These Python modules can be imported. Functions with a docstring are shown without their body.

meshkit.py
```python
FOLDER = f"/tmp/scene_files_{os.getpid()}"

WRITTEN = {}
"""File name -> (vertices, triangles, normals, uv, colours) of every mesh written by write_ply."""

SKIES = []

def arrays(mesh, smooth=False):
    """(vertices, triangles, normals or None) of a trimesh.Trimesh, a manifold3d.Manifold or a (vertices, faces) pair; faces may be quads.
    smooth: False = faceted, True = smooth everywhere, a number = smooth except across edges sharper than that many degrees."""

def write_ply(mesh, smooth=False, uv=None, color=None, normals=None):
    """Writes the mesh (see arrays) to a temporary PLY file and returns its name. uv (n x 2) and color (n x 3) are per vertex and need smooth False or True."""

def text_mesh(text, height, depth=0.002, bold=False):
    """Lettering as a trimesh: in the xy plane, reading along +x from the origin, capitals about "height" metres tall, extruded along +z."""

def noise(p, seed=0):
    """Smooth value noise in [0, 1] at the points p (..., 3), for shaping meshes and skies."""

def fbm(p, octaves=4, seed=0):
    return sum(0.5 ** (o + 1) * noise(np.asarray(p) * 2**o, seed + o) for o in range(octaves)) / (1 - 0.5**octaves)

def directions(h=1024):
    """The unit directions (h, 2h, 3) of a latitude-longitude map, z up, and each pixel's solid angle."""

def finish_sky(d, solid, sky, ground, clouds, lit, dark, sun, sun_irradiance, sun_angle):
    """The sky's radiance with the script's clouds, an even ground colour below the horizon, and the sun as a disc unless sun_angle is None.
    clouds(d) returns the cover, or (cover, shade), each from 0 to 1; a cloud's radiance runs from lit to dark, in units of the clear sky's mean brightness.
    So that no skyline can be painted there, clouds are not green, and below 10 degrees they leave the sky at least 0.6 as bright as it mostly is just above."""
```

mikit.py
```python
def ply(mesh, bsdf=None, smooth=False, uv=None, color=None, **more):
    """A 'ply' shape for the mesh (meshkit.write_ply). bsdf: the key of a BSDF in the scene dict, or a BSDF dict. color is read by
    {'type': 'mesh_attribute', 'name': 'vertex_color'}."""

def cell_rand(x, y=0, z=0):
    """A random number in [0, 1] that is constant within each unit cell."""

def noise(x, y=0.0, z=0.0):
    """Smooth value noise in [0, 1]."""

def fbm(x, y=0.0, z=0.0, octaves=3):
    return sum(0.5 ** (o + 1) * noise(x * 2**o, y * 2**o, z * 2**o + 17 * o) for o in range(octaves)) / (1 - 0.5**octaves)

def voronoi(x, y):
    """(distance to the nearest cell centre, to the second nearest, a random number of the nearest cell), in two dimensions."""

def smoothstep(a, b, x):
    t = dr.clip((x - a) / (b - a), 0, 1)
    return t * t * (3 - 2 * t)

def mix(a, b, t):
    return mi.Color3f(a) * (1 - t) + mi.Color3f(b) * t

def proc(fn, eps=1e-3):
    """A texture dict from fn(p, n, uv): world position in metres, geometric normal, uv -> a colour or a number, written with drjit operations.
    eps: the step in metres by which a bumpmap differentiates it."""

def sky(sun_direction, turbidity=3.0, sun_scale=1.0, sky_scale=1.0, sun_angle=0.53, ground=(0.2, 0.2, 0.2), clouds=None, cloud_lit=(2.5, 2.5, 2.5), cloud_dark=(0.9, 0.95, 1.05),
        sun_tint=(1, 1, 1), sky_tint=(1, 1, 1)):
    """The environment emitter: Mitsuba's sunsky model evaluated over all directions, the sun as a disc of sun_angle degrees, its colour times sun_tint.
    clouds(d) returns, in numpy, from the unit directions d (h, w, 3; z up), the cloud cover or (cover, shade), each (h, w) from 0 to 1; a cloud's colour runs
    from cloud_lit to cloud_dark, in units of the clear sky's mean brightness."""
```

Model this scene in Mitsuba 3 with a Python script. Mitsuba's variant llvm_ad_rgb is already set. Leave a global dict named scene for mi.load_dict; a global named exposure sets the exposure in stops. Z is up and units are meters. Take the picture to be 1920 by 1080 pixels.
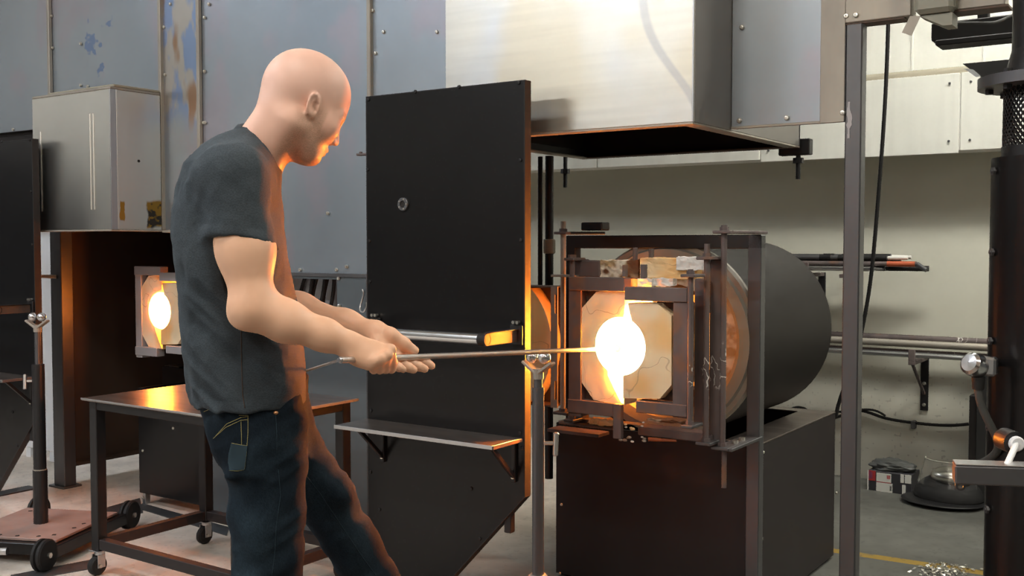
import math, random
import numpy as np, trimesh, manifold3d as m3
import mitsuba as mi, drjit as dr
import mikit, meshkit
from mikit import proc, noise, fbm, smoothstep, mix, cell_rand

# ------------------------------------------------------------------ camera, light, exposure
FOC, YAW, PITCH, CAMZ = 1957.0, math.radians(34.4), math.radians(2.4), 1.30
exposure = 1.3
Fh = np.array([-math.sin(YAW), math.cos(YAW), 0.0])            # horizontal forward
R = np.array([math.cos(YAW), math.sin(YAW), 0.0])              # right
F = np.array([Fh[0]*math.cos(PITCH), Fh[1]*math.cos(PITCH), -math.sin(PITCH)])
U = np.cross(R, F)
CAM = np.array([0, 0, CAMZ])
T = mi.ScalarTransform4f
scene, labels = {}, {}
scene['camera'] = {'type': 'perspective', 'fov': math.degrees(2*math.atan(960/FOC)), 'fov_axis': 'x', 'near_clip': 0.05,
                   'to_world': T().look_at(origin=CAM.tolist(), target=(CAM+F).tolist(), up=[0, 0, 1])}
LAMP_COOL, LAMP_WARM = (12.5, 13.4, 14.6), (14.8, 14.2, 12.6)
LAMP_BACK = (24.0, 23.2, 20.8)
# (x, y, length along x, colour): the workshop's ceiling fixtures, all at z = 3.75
LAMPS = [(-6.2, 0.6, 1.5, (10.0, 10.7, 11.7)), (-3.6, 0.6, 1.5, (10.0, 10.7, 11.7)), (-1.0, 0.6, 1.5, (11.5, 11.0, 9.8)), (1.6, 0.6, 1.5, (11.5, 11.0, 9.8)),
         (-4.6, -2.2, 1.5, (25.0, 26.8, 29.0)), (-1.6, -2.2, 1.5, (28.0, 27.0, 24.5)), (-0.6, 4.55, 1.5, LAMP_BACK), (1.6, 4.4, 1.5, LAMP_BACK), (-6.2, 4.2, 1.5, LAMP_COOL)]
GLOW = (430.0, 100.0, 10.0)


def ray(px, py):
    d = F + R*((px-960)/FOC) + U*((540-py)/FOC)
    return d


def at(px, py, Y):
    """the point of the upright plane Y that shows at this pixel"""
    d = ray(px, py)
    return CAM + d*(Y/d[1])


def at_z(px, py, z):
    d = ray(px, py)
    return CAM + d*((z-CAMZ)/d[2])


def at_d(px, py, t):
    d = ray(px, py)
    return CAM + d*(t/np.dot(d, Fh))


def xat(px, Y, py=520):
    return float(at(px, py, Y)[0])


# ------------------------------------------------------------------ scene helpers
def numbered(k):
    if k not in scene and k not in labels and not any(s.startswith(k+'__') for s in scene):
        return k
    n = 1
    while f'{k}_{n:03d}' in scene or f'{k}_{n:03d}' in labels:
        n += 1
    return f'{k}_{n:03d}'


def thing(name, label, cat, group=None):
    k = numbered(name)
    labels[k] = {'label': label, 'category': cat}
    if group:
        labels[k]['group'] = group
    return k


COUNT = {}


def part(parent, name, mesh, mat, smooth=False, label=None, stuff=False, **kw):
    base = f'{parent}__{name}'
    n = COUNT.get(base, -1) + 1
    COUNT[base] = n
    k = base if n == 0 else f'{base}_{n:03d}'
    scene[k] = mikit.ply(mesh, mat, smooth, **kw) if not isinstance(mesh, dict) else mesh
    if label:
        labels[k] = {'label': label}
    if stuff:
        labels.setdefault(k, {})['kind'] = 'stuff'
    return k


def solo(name, mesh, mat, label, cat, smooth=False, group=None, **kw):
    k = thing(name, label, cat, group)
    scene[k] = mikit.ply(mesh, mat, smooth, **kw)
    return k


def struct(name, mesh=None, mat=None, smooth=False, label=None):
    if mesh is not None:
        scene[name] = mikit.ply(mesh, mat, smooth)
    labels[name] = {'kind': 'structure'}
    if label:
        labels[name]['label'] = label
    return name


# ------------------------------------------------------------------ mesh helpers
def hull(pts):
    return trimesh.convex.convex_hull(np.asarray(pts, float))


def box(x0, x1, y0, y1, z0, z1, b=0.0):
    lo, hi = np.minimum([x0, y0, z0], [x1, y1, z1]), np.maximum([x0, y0, z0], [x1, y1, z1])
    b = min(b, 0.45*(hi-lo).min())
    if b <= 0:
        m = trimesh.creation.box(extents=hi-lo)
        m.apply_translation((lo+hi)/2)
        return m
    pts = []
    for s in np.ndindex(2, 2, 2):
        c = np.where(np.array(s) == 0, lo, hi)
        inn = np.where(np.array(s) == 0, b, -b)
        for k in range(3):
            q = c + inn
            q[k] = c[k]
            pts.append(q)
    return hull(pts)


def frame_of(d):
    d = np.asarray(d, float)/np.linalg.norm(d)
    a = np.cross(d, [0, 0, 1] if abs(d[2]) < 0.9 else [1, 0, 0])
    a /= np.linalg.norm(a)
    return a, np.cross(d, a), d


def cyl(p0, p1, r, r1=None, n=20, bev=0.0):
    """cylinder or cone with optionally chamfered ends"""
    p0, p1 = np.asarray(p0, float), np.asarray(p1, float)
    r1 = r if r1 is None else r1
    a, b, d = frame_of(p1-p0)
    L = np.linalg.norm(p1-p0)
    prof = [(0, r), (L, r1)] if bev <= 0 else [(0, r-bev), (bev, r), (L-bev, r1), (L, r1-bev)]
    ang = np.arange(n)*2*np.pi/n
    ring = np.cos(ang)[:, None]*a + np.sin(ang)[:, None]*b
    return hull(np.vstack([p0 + d*h + ring*q for h, q in prof]))


def lathe(prof, p0, d, n=32):
    """closed profile [(radius, height)] turned about the axis d at p0"""
    a, b, d = frame_of(d)
    prof = np.asarray(prof, float)
    m = len(prof)
    ang = np.arange(n)*2*np.pi/n
    ring = np.cos(ang)[:, None]*a + np.sin(ang)[:, None]*b
    v = (np.asarray(p0, float) + d*prof[:, 1][:, None, None] + ring[None]*prof[:, 0][:, None, None]).reshape(-1, 3)
    i, j = np.meshgrid(np.arange(m), np.arange(n), indexing='ij')
    q = np.stack([i*n+j, ((i+1) % m)*n+j, ((i+1) % m)*n+(j+1) % n, i*n+(j+1) % n], -1).reshape(-1, 4)
    mesh = trimesh.Trimesh(v, np.vstack([q[:, [0, 1, 2]], q[:, [0, 2, 3]]]), process=True)
    mesh.fix_normals()
    return mesh


def pipe(p0, p1, r, ri, n=24):
    L = np.linalg.norm(np.subtract(p1, p0))
    return lathe([(ri, 0), (r, 0), (r, L), (ri, L)], p0, np.subtract(p1, p0), n)


def wire(pts, r, n=8, dense=6):
    """a bent tube through the points, as a smooth curve"""
    from scipy.interpolate import CubicSpline
    p = np.asarray(pts, float)
    if len(p) > 2 and dense > 1:
        s = np.r_[0, np.cumsum(np.linalg.norm(np.diff(p, axis=0), axis=1))]
        p = CubicSpline(s, p)(np.linspace(0, s[-1], dense*(len(p)-1)+1))
    t = np.gradient(p, axis=0)
    t /= np.linalg.norm(t, axis=1, keepdims=True)
    a = frame_of(t[0])[0]
    rr = np.broadcast_to(r, (len(p),))
    V, ang = [], np.arange(n)*2*np.pi/n
    for i in range(len(p)):
        a = a - t[i]*np.dot(a, t[i])
        a /= np.linalg.norm(a)
        b = np.cross(t[i], a)
        V.append(p[i] + rr[i]*(np.cos(ang)[:, None]*a + np.sin(ang)[:, None]*b))
    m = len(p)
    v = np.vstack(V + [p[:1], p[-1:]])
    i, j = np.meshgrid(np.arange(m-1), np.arange(n), indexing='ij')
    q = np.stack([i*n+j, i*n+(j+1) % n, (i+1)*n+(j+1) % n, (i+1)*n+j], -1).reshape(-1, 4)
    k = np.arange(n)
    caps = np.vstack([np.stack([k*0+m*n, (k+1) % n, k], 1), np.stack([k*0+m*n+1, (m-1)*n+k, (m-1)*n+(k+1) % n], 1)])
    return trimesh.Trimesh(v, np.vstack([q[:, [0, 1, 2]], q[:, [0, 2, 3]], caps]), process=False)


def prism_y(poly, y0, y1, holes=()):
    """polygon in (x, z), thick from y0 to y1"""
    from shapely.geometry import Polygon
    pg = Polygon(poly, holes)
    m = trimesh.creation.extrude_polygon(pg, abs(y1-y0), engine='earcut')
    v = np.array(m.vertices)
    out = trimesh.Trimesh(np.stack([v[:, 0], max(y0, y1)-v[:, 2], v[:, 1]], 1), m.faces, process=False)
    out.fix_normals()
    return out


def beam(p0, p1, w, h, b=0.002, up=(0, 0, 1)):
    """bar of section w (sideways) x h (along up) between two points"""
    p0, p1 = np.asarray(p0, float), np.asarray(p1, float)
    d = (p1-p0)/np.linalg.norm(p1-p0)
    s = np.cross(d, up)
    s /= np.linalg.norm(s)
    u = np.cross(s, d)
    m = box(0, np.linalg.norm(p1-p0), -w/2, w/2, -h/2, h/2, b)
    M = np.eye(4)
    M[:3, 0], M[:3, 1], M[:3, 2], M[:3, 3] = d, s, u, p0
    m.apply_transform(M)
    return m


def cat(*ms):
    return trimesh.util.concatenate(list(ms))


def moved(m, d):
    m = m.copy()
    m.apply_translation(d)
    return m


def ball(c, r, sub=2, scale=(1, 1, 1)):
    m = trimesh.creation.icosphere(sub, 1.0)
    m.apply_scale(np.asarray(scale, float)*r)
    m.apply_translation(c)
    return m


def screw_mesh(c, d, r=0.007):
    """low domed screw head on a face with outward normal d"""
    return lathe([(0.0005, -0.002), (r, -0.002), (r, 0.3*r), (0.75*r, 0.7*r), (0.3*r, 0.75*r), (0.28*r, 0.5*r), (0.0005, 0.5*r)], c, d, 10)


# ------------------------------------------------------------------ materials
def tex(fn):
    return proc(fn)


def principled(c, rough, metal=0.0, **kw):
    return {'type': 'twosided', 'b': {'type': 'principled', 'base_color': c if isinstance(c, dict) else {'type': 'rgb', 'value': list(c)},
            'roughness': rough, 'metallic': metal, **kw}}


def bumped(inner, fn, scale, eps=2e-3):
    b = inner['b']
    return {'type': 'twosided', 'b': {'type': 'bumpmap', 'scale': scale, 'arbitrary': proc(fn, eps), 'nested': b}}


def t_floor(p, n, uv):
    g = fbm(p.x*1.3, p.y*1.3, 0, 4)
    s = fbm(p.x*14, p.y*14, 3, 3)
    left = smoothstep(-2.0, -2.9, p.x)
    c = mix(mix((0.075, 0.076, 0.068), (0.125, 0.125, 0.112), g), mix((0.42, 0.355, 0.30), (0.60, 0.55, 0.48), g), left)
    c = c*(0.85 + 0.3*s)
    # worn yellow marking line
    a, b = LINE
    L = math.hypot(b[0]-a[0], b[1]-a[1])
    dd = dr.abs((p.x-a[0])*(b[1]-a[1]) - (p.y-a[1])*(b[0]-a[0]))/L
    on = smoothstep(0.034, 0.028, dd)*smoothstep(0.30, 0.5, fbm(p.x*9, p.y*9, 8, 3) + 0.12)
    on = on*dr.select(p.x > -2.0, 1.0, 0.0)
    c = mix(c, (0.30, 0.19, 0.03), on*0.85)
    sp = smoothstep(0.80, 0.86, noise(p.x*60, p.y*60, 1))*dr.select(p.x > -2.0, 0.4, 0.15)
    return mix(c, (0.07, 0.07, 0.065), sp)


LINE = (at_z(1615, 1040, 0)[:2].tolist(), at_z(1910, 1084, 0)[:2].tolist())


def t_wall(p, n, uv):
    g = fbm(p.x*0.9, p.z*1.1, 5, 3)
    c = mix((0.56, 0.56, 0.47), (0.64, 0.635, 0.55), g)
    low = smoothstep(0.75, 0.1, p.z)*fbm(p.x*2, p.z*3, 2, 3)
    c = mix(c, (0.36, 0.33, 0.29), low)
    sp = smoothstep(0.86, 0.92, noise(p.x*70, p.z*70, 1))*smoothstep(0.9, 0.3, p.z)
    return mix(c, (0.16, 0.15, 0.13), 0.35*sp)


def t_panelwhite(p, n, uv):
    g = fbm(p.x*3, p.z*1.5, 1, 3)
    st = fbm(p.x*22, p.z*1.2, 4, 3)
    return mix((0.70, 0.71, 0.65), (0.78, 0.79, 0.735), g)*(0.92 + 0.12*st)


def t_blued(p, n, uv):
    g = fbm(p.x*1.9, p.z*1.2, p.y, 4)
    h = fbm(p.x*5.0 + 7, p.z*3.2, 2, 4)
    c = mix((0.272, 0.328, 0.385), (0.435, 0.472, 0.50), g)
    c = mix(c, (0.43, 0.37, 0.42), 0.5*smoothstep(0.5, 0.75, h))
    # heat stained strip of sheet with bluing, straw and rust flecks
    strip = smoothstep(XS[0]-0.02, XS[0]+0.02, p.x)*smoothstep(XS[1]+0.01, XS[1]-0.01, p.x)*smoothstep(1.95, 2.1, p.z + 0.25*h)
    v = fbm(p.x*13, p.z*5.5, 9, 4)
    cs = mix((0.22, 0.31, 0.50), (0.46, 0.42, 0.36), smoothstep(0.42, 0.58, v))
    cs = mix(cs, (0.34, 0.17, 0.06), smoothstep(0.60, 0.72, fbm(p.x*9+3, p.z*4, 2, 3)))
    c = mix(c, cs, 0.8*strip)
    fleck = smoothstep(0.72, 0.78, fbm(p.x*10, p.z*10, 3, 4))*smoothstep(XB[0]-0.3, XB[0], p.x)*smoothstep(XB[1], XB[0]+0.25, p.x)*smoothstep(1.95, 2.05, p.z)
    return mix(c, (0.16, 0.24, 0.42), 0.8*fleck)


def t_blued_rough(p, n, uv):
    return 0.33 + 0.22*fbm(p.x*2.6, p.z*1.7, 3, 3)


def t_hood(p, n, uv):
    g = fbm(p.x*2.2, p.z*1.6, p.y*2, 3)
    b = fbm(p.x*3, p.z*60, 1, 2)
    c = mix((0.74, 0.71, 0.62), (0.64, 0.665, 0.69), smoothstep(0.42, 0.62, g))
    c = mix(c, (0.70, 0.62, 0.46), 0.7*smoothstep(0.5, 0.75, fbm(p.x*3.1+4, p.z*2.7, 2, 3)))
    # a long scratch-like smear that bends down across the sheet
    cx = -1.50 + 0.46*smoothstep(2.15, 1.66, p.z)*smoothstep(2.15, 1.66, p.z)*0.42
    sm = smoothstep(0.022, 0.008, dr.abs(p.x - cx))*dr.select(p.y < 3.0, 1.0, 0.0)
    c = c*(0.94 + 0.12*b)
    return mix(c, (0.42, 0.42, 0.42), 0.55*sm)


def t_hood_rough(p, n, uv):
    return 0.30 + 0.16*fbm(p.x*2.6, p.z*2.2, 3, 3)


def t_box(p, n, uv):
    g = fbm(p.x*2.2, p.z*2.0, p.y*2, 3)
    c = mix((0.68, 0.67, 0.62), (0.80, 0.79, 0.73), g)
    # paint dabs and a burnt sticker on the side sheet
    y, z = p.y, p.z
    side = dr.select(n.x > 0.5, 1.0, 0.0)
    w = 0.02*(fbm(y*30, z*30, 2, 3)-0.5)
    dab = smoothstep(0.016, 0.011, dr.abs(y - DAB[0][1] + w))*smoothstep(0.048, 0.038, dr.abs(z - DAB[0][2] + w))
    c = mix(c, (0.50, 0.27, 0.05), dab*side)
    q = fbm(y*40, z*40, 5, 3)
    blot = smoothstep(0.052, 0.04, dr.abs(y - DAB[1][1] + w))*smoothstep(0.07, 0.055, dr.abs(z - DAB[1][2] + w))
    c = mix(c, mix((0.42, 0.24, 0.05), (0.07, 0.06, 0.05), smoothstep(0.40, 0.55, q + 0.8*(DAB[1][2]-z))), blot*side)
    # dark reflection painted into the colour, low on the left of the front
    soot_and_reflection = smoothstep(1.85, 1.45, z + 0.25*fbm(p.x*4, z*3, 1, 3))*(1-side)*smoothstep(-4.25, -4.45, p.x)
    return mix(c, (0.16, 0.16, 0.165), 0.75*soot_and_reflection)


def t_raw(p, n, uv):
    g = fbm(p.x*9, p.z*3, p.y*9, 4)
    return mix((0.105, 0.107, 0.115), (0.17, 0.17, 0.175), g)


def t_rusty(p, n, uv):
    g = fbm(p.x*16, p.z*5, p.y*16, 4)
    return mix((0.30, 0.28, 0.25), (0.46, 0.42, 0.35), g)


def t_scaled(p, n, uv):
    """furnace iron: purple brown mill scale with rust and scuffed chalk marks"""
    g = fbm(p.x*17, p.z*9, p.y*17, 4)
    c = mix((0.075, 0.062, 0.065), (0.17, 0.135, 0.125), g)
    c = mix(c, (0.22, 0.10, 0.045), 0.6*smoothstep(0.58, 0.72, fbm(p.x*11+5, p.z*11, p.y*5, 3)))
    k = dr.abs(fbm(p.x*38, p.z*21, 7, 3) - 0.5)
    where = smoothstep(0.56, 0.66, fbm(p.x*9+2, p.z*4.5+1, 3, 3))*smoothstep(-1.52, -1.40, p.x)
    return mix(c, (0.62, 0.60, 0.57), smoothstep(0.03, 0.012, k)*where)


def t_refractory(p, n, uv):
    g = fbm(p.x*10, p.z*10, p.y*10, 4)
    c = mix((0.78, 0.62, 0.38), (0.85, 0.74, 0.54), g)
    c = mix(c, (0.78, 0.47, 0.17), 0.85*smoothstep(0.42, 0.62, fbm(p.x*6+2, p.z*6, p.y*3, 3)))  # orange patches: heat stain, and the glow of the fire put into the colour
    cr = dr.abs(fbm(p.x*7+9, p.z*7, 1, 3) - 0.5)
    return mix(c, (0.40, 0.26, 0.14), 0.5*smoothstep(0.008, 0.002, cr))


def t_wool(p, n, uv):
    g = fbm(p.x*26, p.z*26, p.y*26, 4)
    c = mix((0.42, 0.30, 0.16), (0.72, 0.66, 0.55), smoothstep(0.35, 0.6, g))
    return mix(c, (0.16, 0.08, 0.04), smoothstep(0.60, 0.7, fbm(p.x*12, p.z*12, 3, 3)))


def t_ring(p, n, uv):
    g = fbm(p.x*5, p.z*5, p.y*5, 3)
    c = mix((0.27, 0.255, 0.225), (0.40, 0.385, 0.33), g)
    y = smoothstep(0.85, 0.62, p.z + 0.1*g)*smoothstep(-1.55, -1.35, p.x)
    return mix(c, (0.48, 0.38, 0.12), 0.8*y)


def t_brown(p, n, uv):
    g = fbm(p.x*4, p.z*2, p.y*4, 4)
    return mix((0.06, 0.042, 0.034), (0.12, 0.078, 0.055), g)


def t_black(p, n, uv):
    g = fbm(p.x*3, p.z*3, p.y*3, 3)
    sp = smoothstep(0.84, 0.90, noise(p.x*160, p.z*160, p.y*160))
    return mix(mix((0.004, 0.004, 0.0046), (0.008, 0.0078, 0.008), g), (0.06, 0.055, 0.05), 0.07*sp)


def t_table(p, n, uv):
    g = fbm(p.x*4, p.y*22, 1, 3)
    return mix((0.26, 0.22, 0.20), (0.42, 0.37, 0.33), g)


def t_plate(p, n, uv):
    g = fbm(p.x*9, p.y*9, p.z, 4)
    return mix((0.24, 0.16, 0.14), (0.42, 0.31, 0.27), g)


XS = (xat(308, 3.2, 100), xat(376, 3.2, 100))
XB = (xat(150, 3.2, 100), xat(215, 3.2, 100))
YBOX = 2.9
XBOXR = xat(208, YBOX, 300)
def on_box_side(px, py):
    d = ray(px, py)
    return (XBOXR, float(XBOXR/d[0]*d[1]), float(CAMZ + XBOXR/d[0]*d[2]))


DAB = (on_box_side(230, 395), on_box_side(292, 402))

M = {
    'floor': principled(tex(t_floor), 0.55, 0, specular=0.35),
    'wall': principled(tex(t_wall), 0.6),
    'white_panel': principled(tex(t_panelwhite), 0.55),
    'paint_white': principled((0.72, 0.72, 0.68), 0.6),
    'paint_grey': principled((0.40, 0.41, 0.42), 0.6),
    'blued': principled(tex(t_blued), tex(t_blued_rough), 0.85),
    'blued_dark_reflection': principled((0.20, 0.235, 0.262), 0.38, 0.85),  # blued steel with the dark floor reflection put into its colour
    'wall_dark': principled((0.06, 0.062, 0.066), 0.6),
    'hood': principled(tex(t_hood), tex(t_hood_rough), 1.0),
    'box': principled(tex(t_box), 0.36, 1.0),
    'raw': principled(tex(t_raw), 0.45, 0.8),
    'rusty': principled(tex(t_rusty), 0.55, 0.6),
    'scaled': principled(tex(t_scaled), 0.6, 0.25),
    'refractory': bumped(principled(tex(t_refractory), 0.9), lambda p, n, uv: fbm(p.x*40, p.z*40, p.y*40, 3), 0.004),
    'wool': bumped(principled(tex(t_wool), 0.95), lambda p, n, uv: fbm(p.x*45, p.z*45, p.y*45, 3), 0.012),
    'ring': principled(tex(t_ring), 0.5, 0.35),
    'brown': principled(tex(t_brown), 0.55, 0.3),
    'soot_and_reflection': principled((0.012, 0.010, 0.009), 0.8),
    'black': principled(tex(t_black), 0.27, 0.0, specular=0.3),
    'black_tube': principled((0.009, 0.009, 0.010), 0.42),
    'rubber': principled((0.008, 0.008, 0.008), 0.7),
    'arm_paint': principled((0.05, 0.04, 0.033), 0.7),
    'cabinet_black': principled((0.024, 0.020, 0.0205), 0.5, 0, specular=0.3),
    'pale_steel': principled((0.42, 0.40, 0.41), 0.55, 0.3),
    'hood_side': principled((0.27, 0.255, 0.24), 0.45, 0.8),
    'drum': principled((0.014, 0.012, 0.0115), 0.55, 0.0, specular=0.25),
    'chrome': principled((0.72, 0.73, 0.74), 0.18, 1.0),
    'steel': principled((0.55, 0.56, 0.57), 0.30, 1.0),
    'zinc': principled((0.78, 0.77, 0.70), 0.28, 1.0),
    'table': principled(tex(t_table), 0.27, 0.9),
    'plate': principled(tex(t_plate), 0.55, 0.3),
    'grey_plastic': principled((0.27, 0.27, 0.22), 0.5),
    'hose': principled((0.055, 0.058, 0.055), 0.5),
    'cream_pipe': principled((0.30, 0.275, 0.21), 0.6),
    'white_enamel': principled((0.72, 0.74, 0.76), 0.4),
    'orange_paint': principled((0.36, 0.09, 0.025), 0.5),
    'red_tape': principled((0.45, 0.10, 0.04), 0.6),
    'carton_black': principled((0.03, 0.03, 0.035), 0.5),
    'carton_white': principled((0.62, 0.62, 0.58), 0.5),
    'carton_red': principled((0.35, 0.03, 0.035), 0.5),
    'carton_blue': principled((0.03, 0.05, 0.16), 0.5),
    'clear': {'type': 'thindielectric', 'int_ior': 1.5},
}
for k in M:
    scene['mat_'+k] = M[k]


def mt(k):
    return 'mat_'+k

# ================================================================== the room
YB = 5.85
X0, X1, Y0, ZC = -8.5, 3.6, -4.6, 4.2
struct('floor', box(X0, X1, Y0, YB+0.2, -0.1, 0.0), mt('floor'), label='grey painted concrete workshop floor with a worn yellow line')
struct('wall_back', box(X0, X1, YB, YB+0.15, 0, ZC), mt('wall'))
struct('wall_left', box(X0-0.15, X0, Y0, YB, 0, ZC), mt('paint_white'))
struct('wall_right', box(X1, X1+0.15, Y0, YB, 0, ZC), mt('paint_white'))
struct('wall_front', box(X0, X1, Y0-0.15, Y0, 0, ZC), mt('paint_white'))
struct('wall_front_1', box(X0+0.02, X1-0.02, Y0, Y0+0.03, 0, 1.7), mt('wall_dark'), label='unseen dark band added low on the wall behind the camera')  # bands added on three unseen walls to darken what the metal reflects
struct('wall_left_1', box(X0, X0+0.03, Y0+0.03, YB, 0, 2.1), mt('wall_dark'), label='unseen dark band added low on the left wall')
struct('wall_right_1', box(X1-0.03, X1, Y0+0.03, YB-0.1, 0, 2.1), mt('wall_dark'), label='unseen dark band added low on the right wall')
struct('ceiling', box(X0, X1, Y0, YB, ZC, ZC+0.1), mt('paint_white'))
# white sheet boxing along the back wall
YP = 5.63
zb, zt = at(1700, 287, YP)[2], at(1640, 150, YP)[2]
xs = [-5.4, xat(1120, YP, 300), xat(1425, YP, 290), xat(1800, YP, 200), 0.6, 1.8]
struct('trim_1', box(-5.4, 1.8, YP+0.006, YB, zb+0.004, zt-0.004), mt('paint_white'), label='white sheet boxing along the back wall')
for i, (a, b) in enumerate(zip(xs[:-1], xs[1:])):
    part('trim_1', 'sheet_panel', box(a+0.004, b-0.004, YP-(0.004 if i % 2 else 0), YP+0.008, zb-(0.012 if i == 2 else 0.0), zt, 0.002), mt('white_panel'))
    for xx in np.linspace(a+0.05, b-0.05, 3):
        for zz in (zb+0.05, zt-0.05):
            if a > -2.6:
                part('trim_1', 'screw', screw_mesh([xx, YP-0.005, zz], [0, -1, 0], 0.0062), mt('raw'), 30)
struct('trim_2', box(-5.4, 1.8, 5.77, YB, zt+0.05, 3.6), mt('white_panel'), label='pale boarding high on the back wall')
for xx in (-1.4, -1.05, -0.85, -0.6, -0.35):
    part('trim_2', 'seam_batten', box(xx, xx+0.012, 5.764, 5.77, zt+0.05, 3.6, 0.002), mt('white_panel'))
zp = at(1720, 142, 5.69)[2]
solo('wall_pipe', cat(cyl([-5.0, 5.70, zp], [1.7, 5.70, zp], 0.03, n=16), cyl([-5.0, 5.73, zp-0.05], [1.7, 5.73, zp-0.05], 0.016, n=10)), mt('cream_pipe'),
     'dusty cream pipe running along the top of the white boxing on the back wall', 'pipe', 30)
# ceiling lamps
for (lx, ly, ll, col), where in zip(LAMPS, ('far left over the cut-off shield', 'over the work table', 'over the man', 'to the right of the bench arm', 'at the left behind the viewer', 'at the right behind the viewer', 'over the rod racks', 'over the right end of the back wall', 'behind the far furnace')):
    k = thing('ceiling_lamp', 'long ceiling lamp '+where, 'lamp', 'ceiling lamps')
    part(k, 'housing', box(lx-ll/2-0.03, lx+ll/2+0.03, ly-0.17, ly+0.17, 3.77, 3.90, 0.01), mt('white_enamel'))
    part(k, 'stem', cat(cyl([lx-0.5, ly, 3.89], [lx-0.5, ly, ZC], 0.008, n=8), cyl([lx+0.5, ly, 3.89], [lx+0.5, ly, ZC], 0.008, n=8)), mt('steel'), 30)
    d = trimesh.Trimesh([[lx-ll/2, ly-0.15, 3.765], [lx+ll/2, ly-0.15, 3.765], [lx+ll/2, ly+0.15, 3.765], [lx-ll/2, ly+0.15, 3.765]], [[0, 2, 1], [0, 3, 2]], process=False)
    part(k, 'diffuser', mikit.ply(d, mt('white_enamel'), emitter={'type': 'area', 'radiance': {'type': 'rgb', 'value': list(col)}}), None)

# ================================================================== steel partition with the plates around both stations
YW = 3.20
zE, zcut = at(620, 515, YW)[2], at(200, 433, YW)[2]
xA, xBC, xC2, xD, xF = xat(97, YW, 100), xat(305, YW, 100), xat(378, YW, 200), xat(697, YW, 100), xat(692, YW, 700)
struct('wall_partition', label='partition of blued steel sheets screwed edge to edge')
W = 'wall_partition'
ZT = 3.0
zA = at(30, 247, YW)[2]


def sheet(x0, x1, z0, z1, y=YW, hole=None, mat='blued'):
    if hole is None:
        part(W, 'panel', box(x0+0.002, x1-0.002, y, y+0.012, z0, z1, 0.0015), mt(mat))
    else:
        part(W, 'panel', prism_y([(x0+0.002, z0), (x1-0.002, z0), (x1-0.002, z1), (x0+0.002, z1)], y, y+0.012, [hole]), mt(mat))


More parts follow.
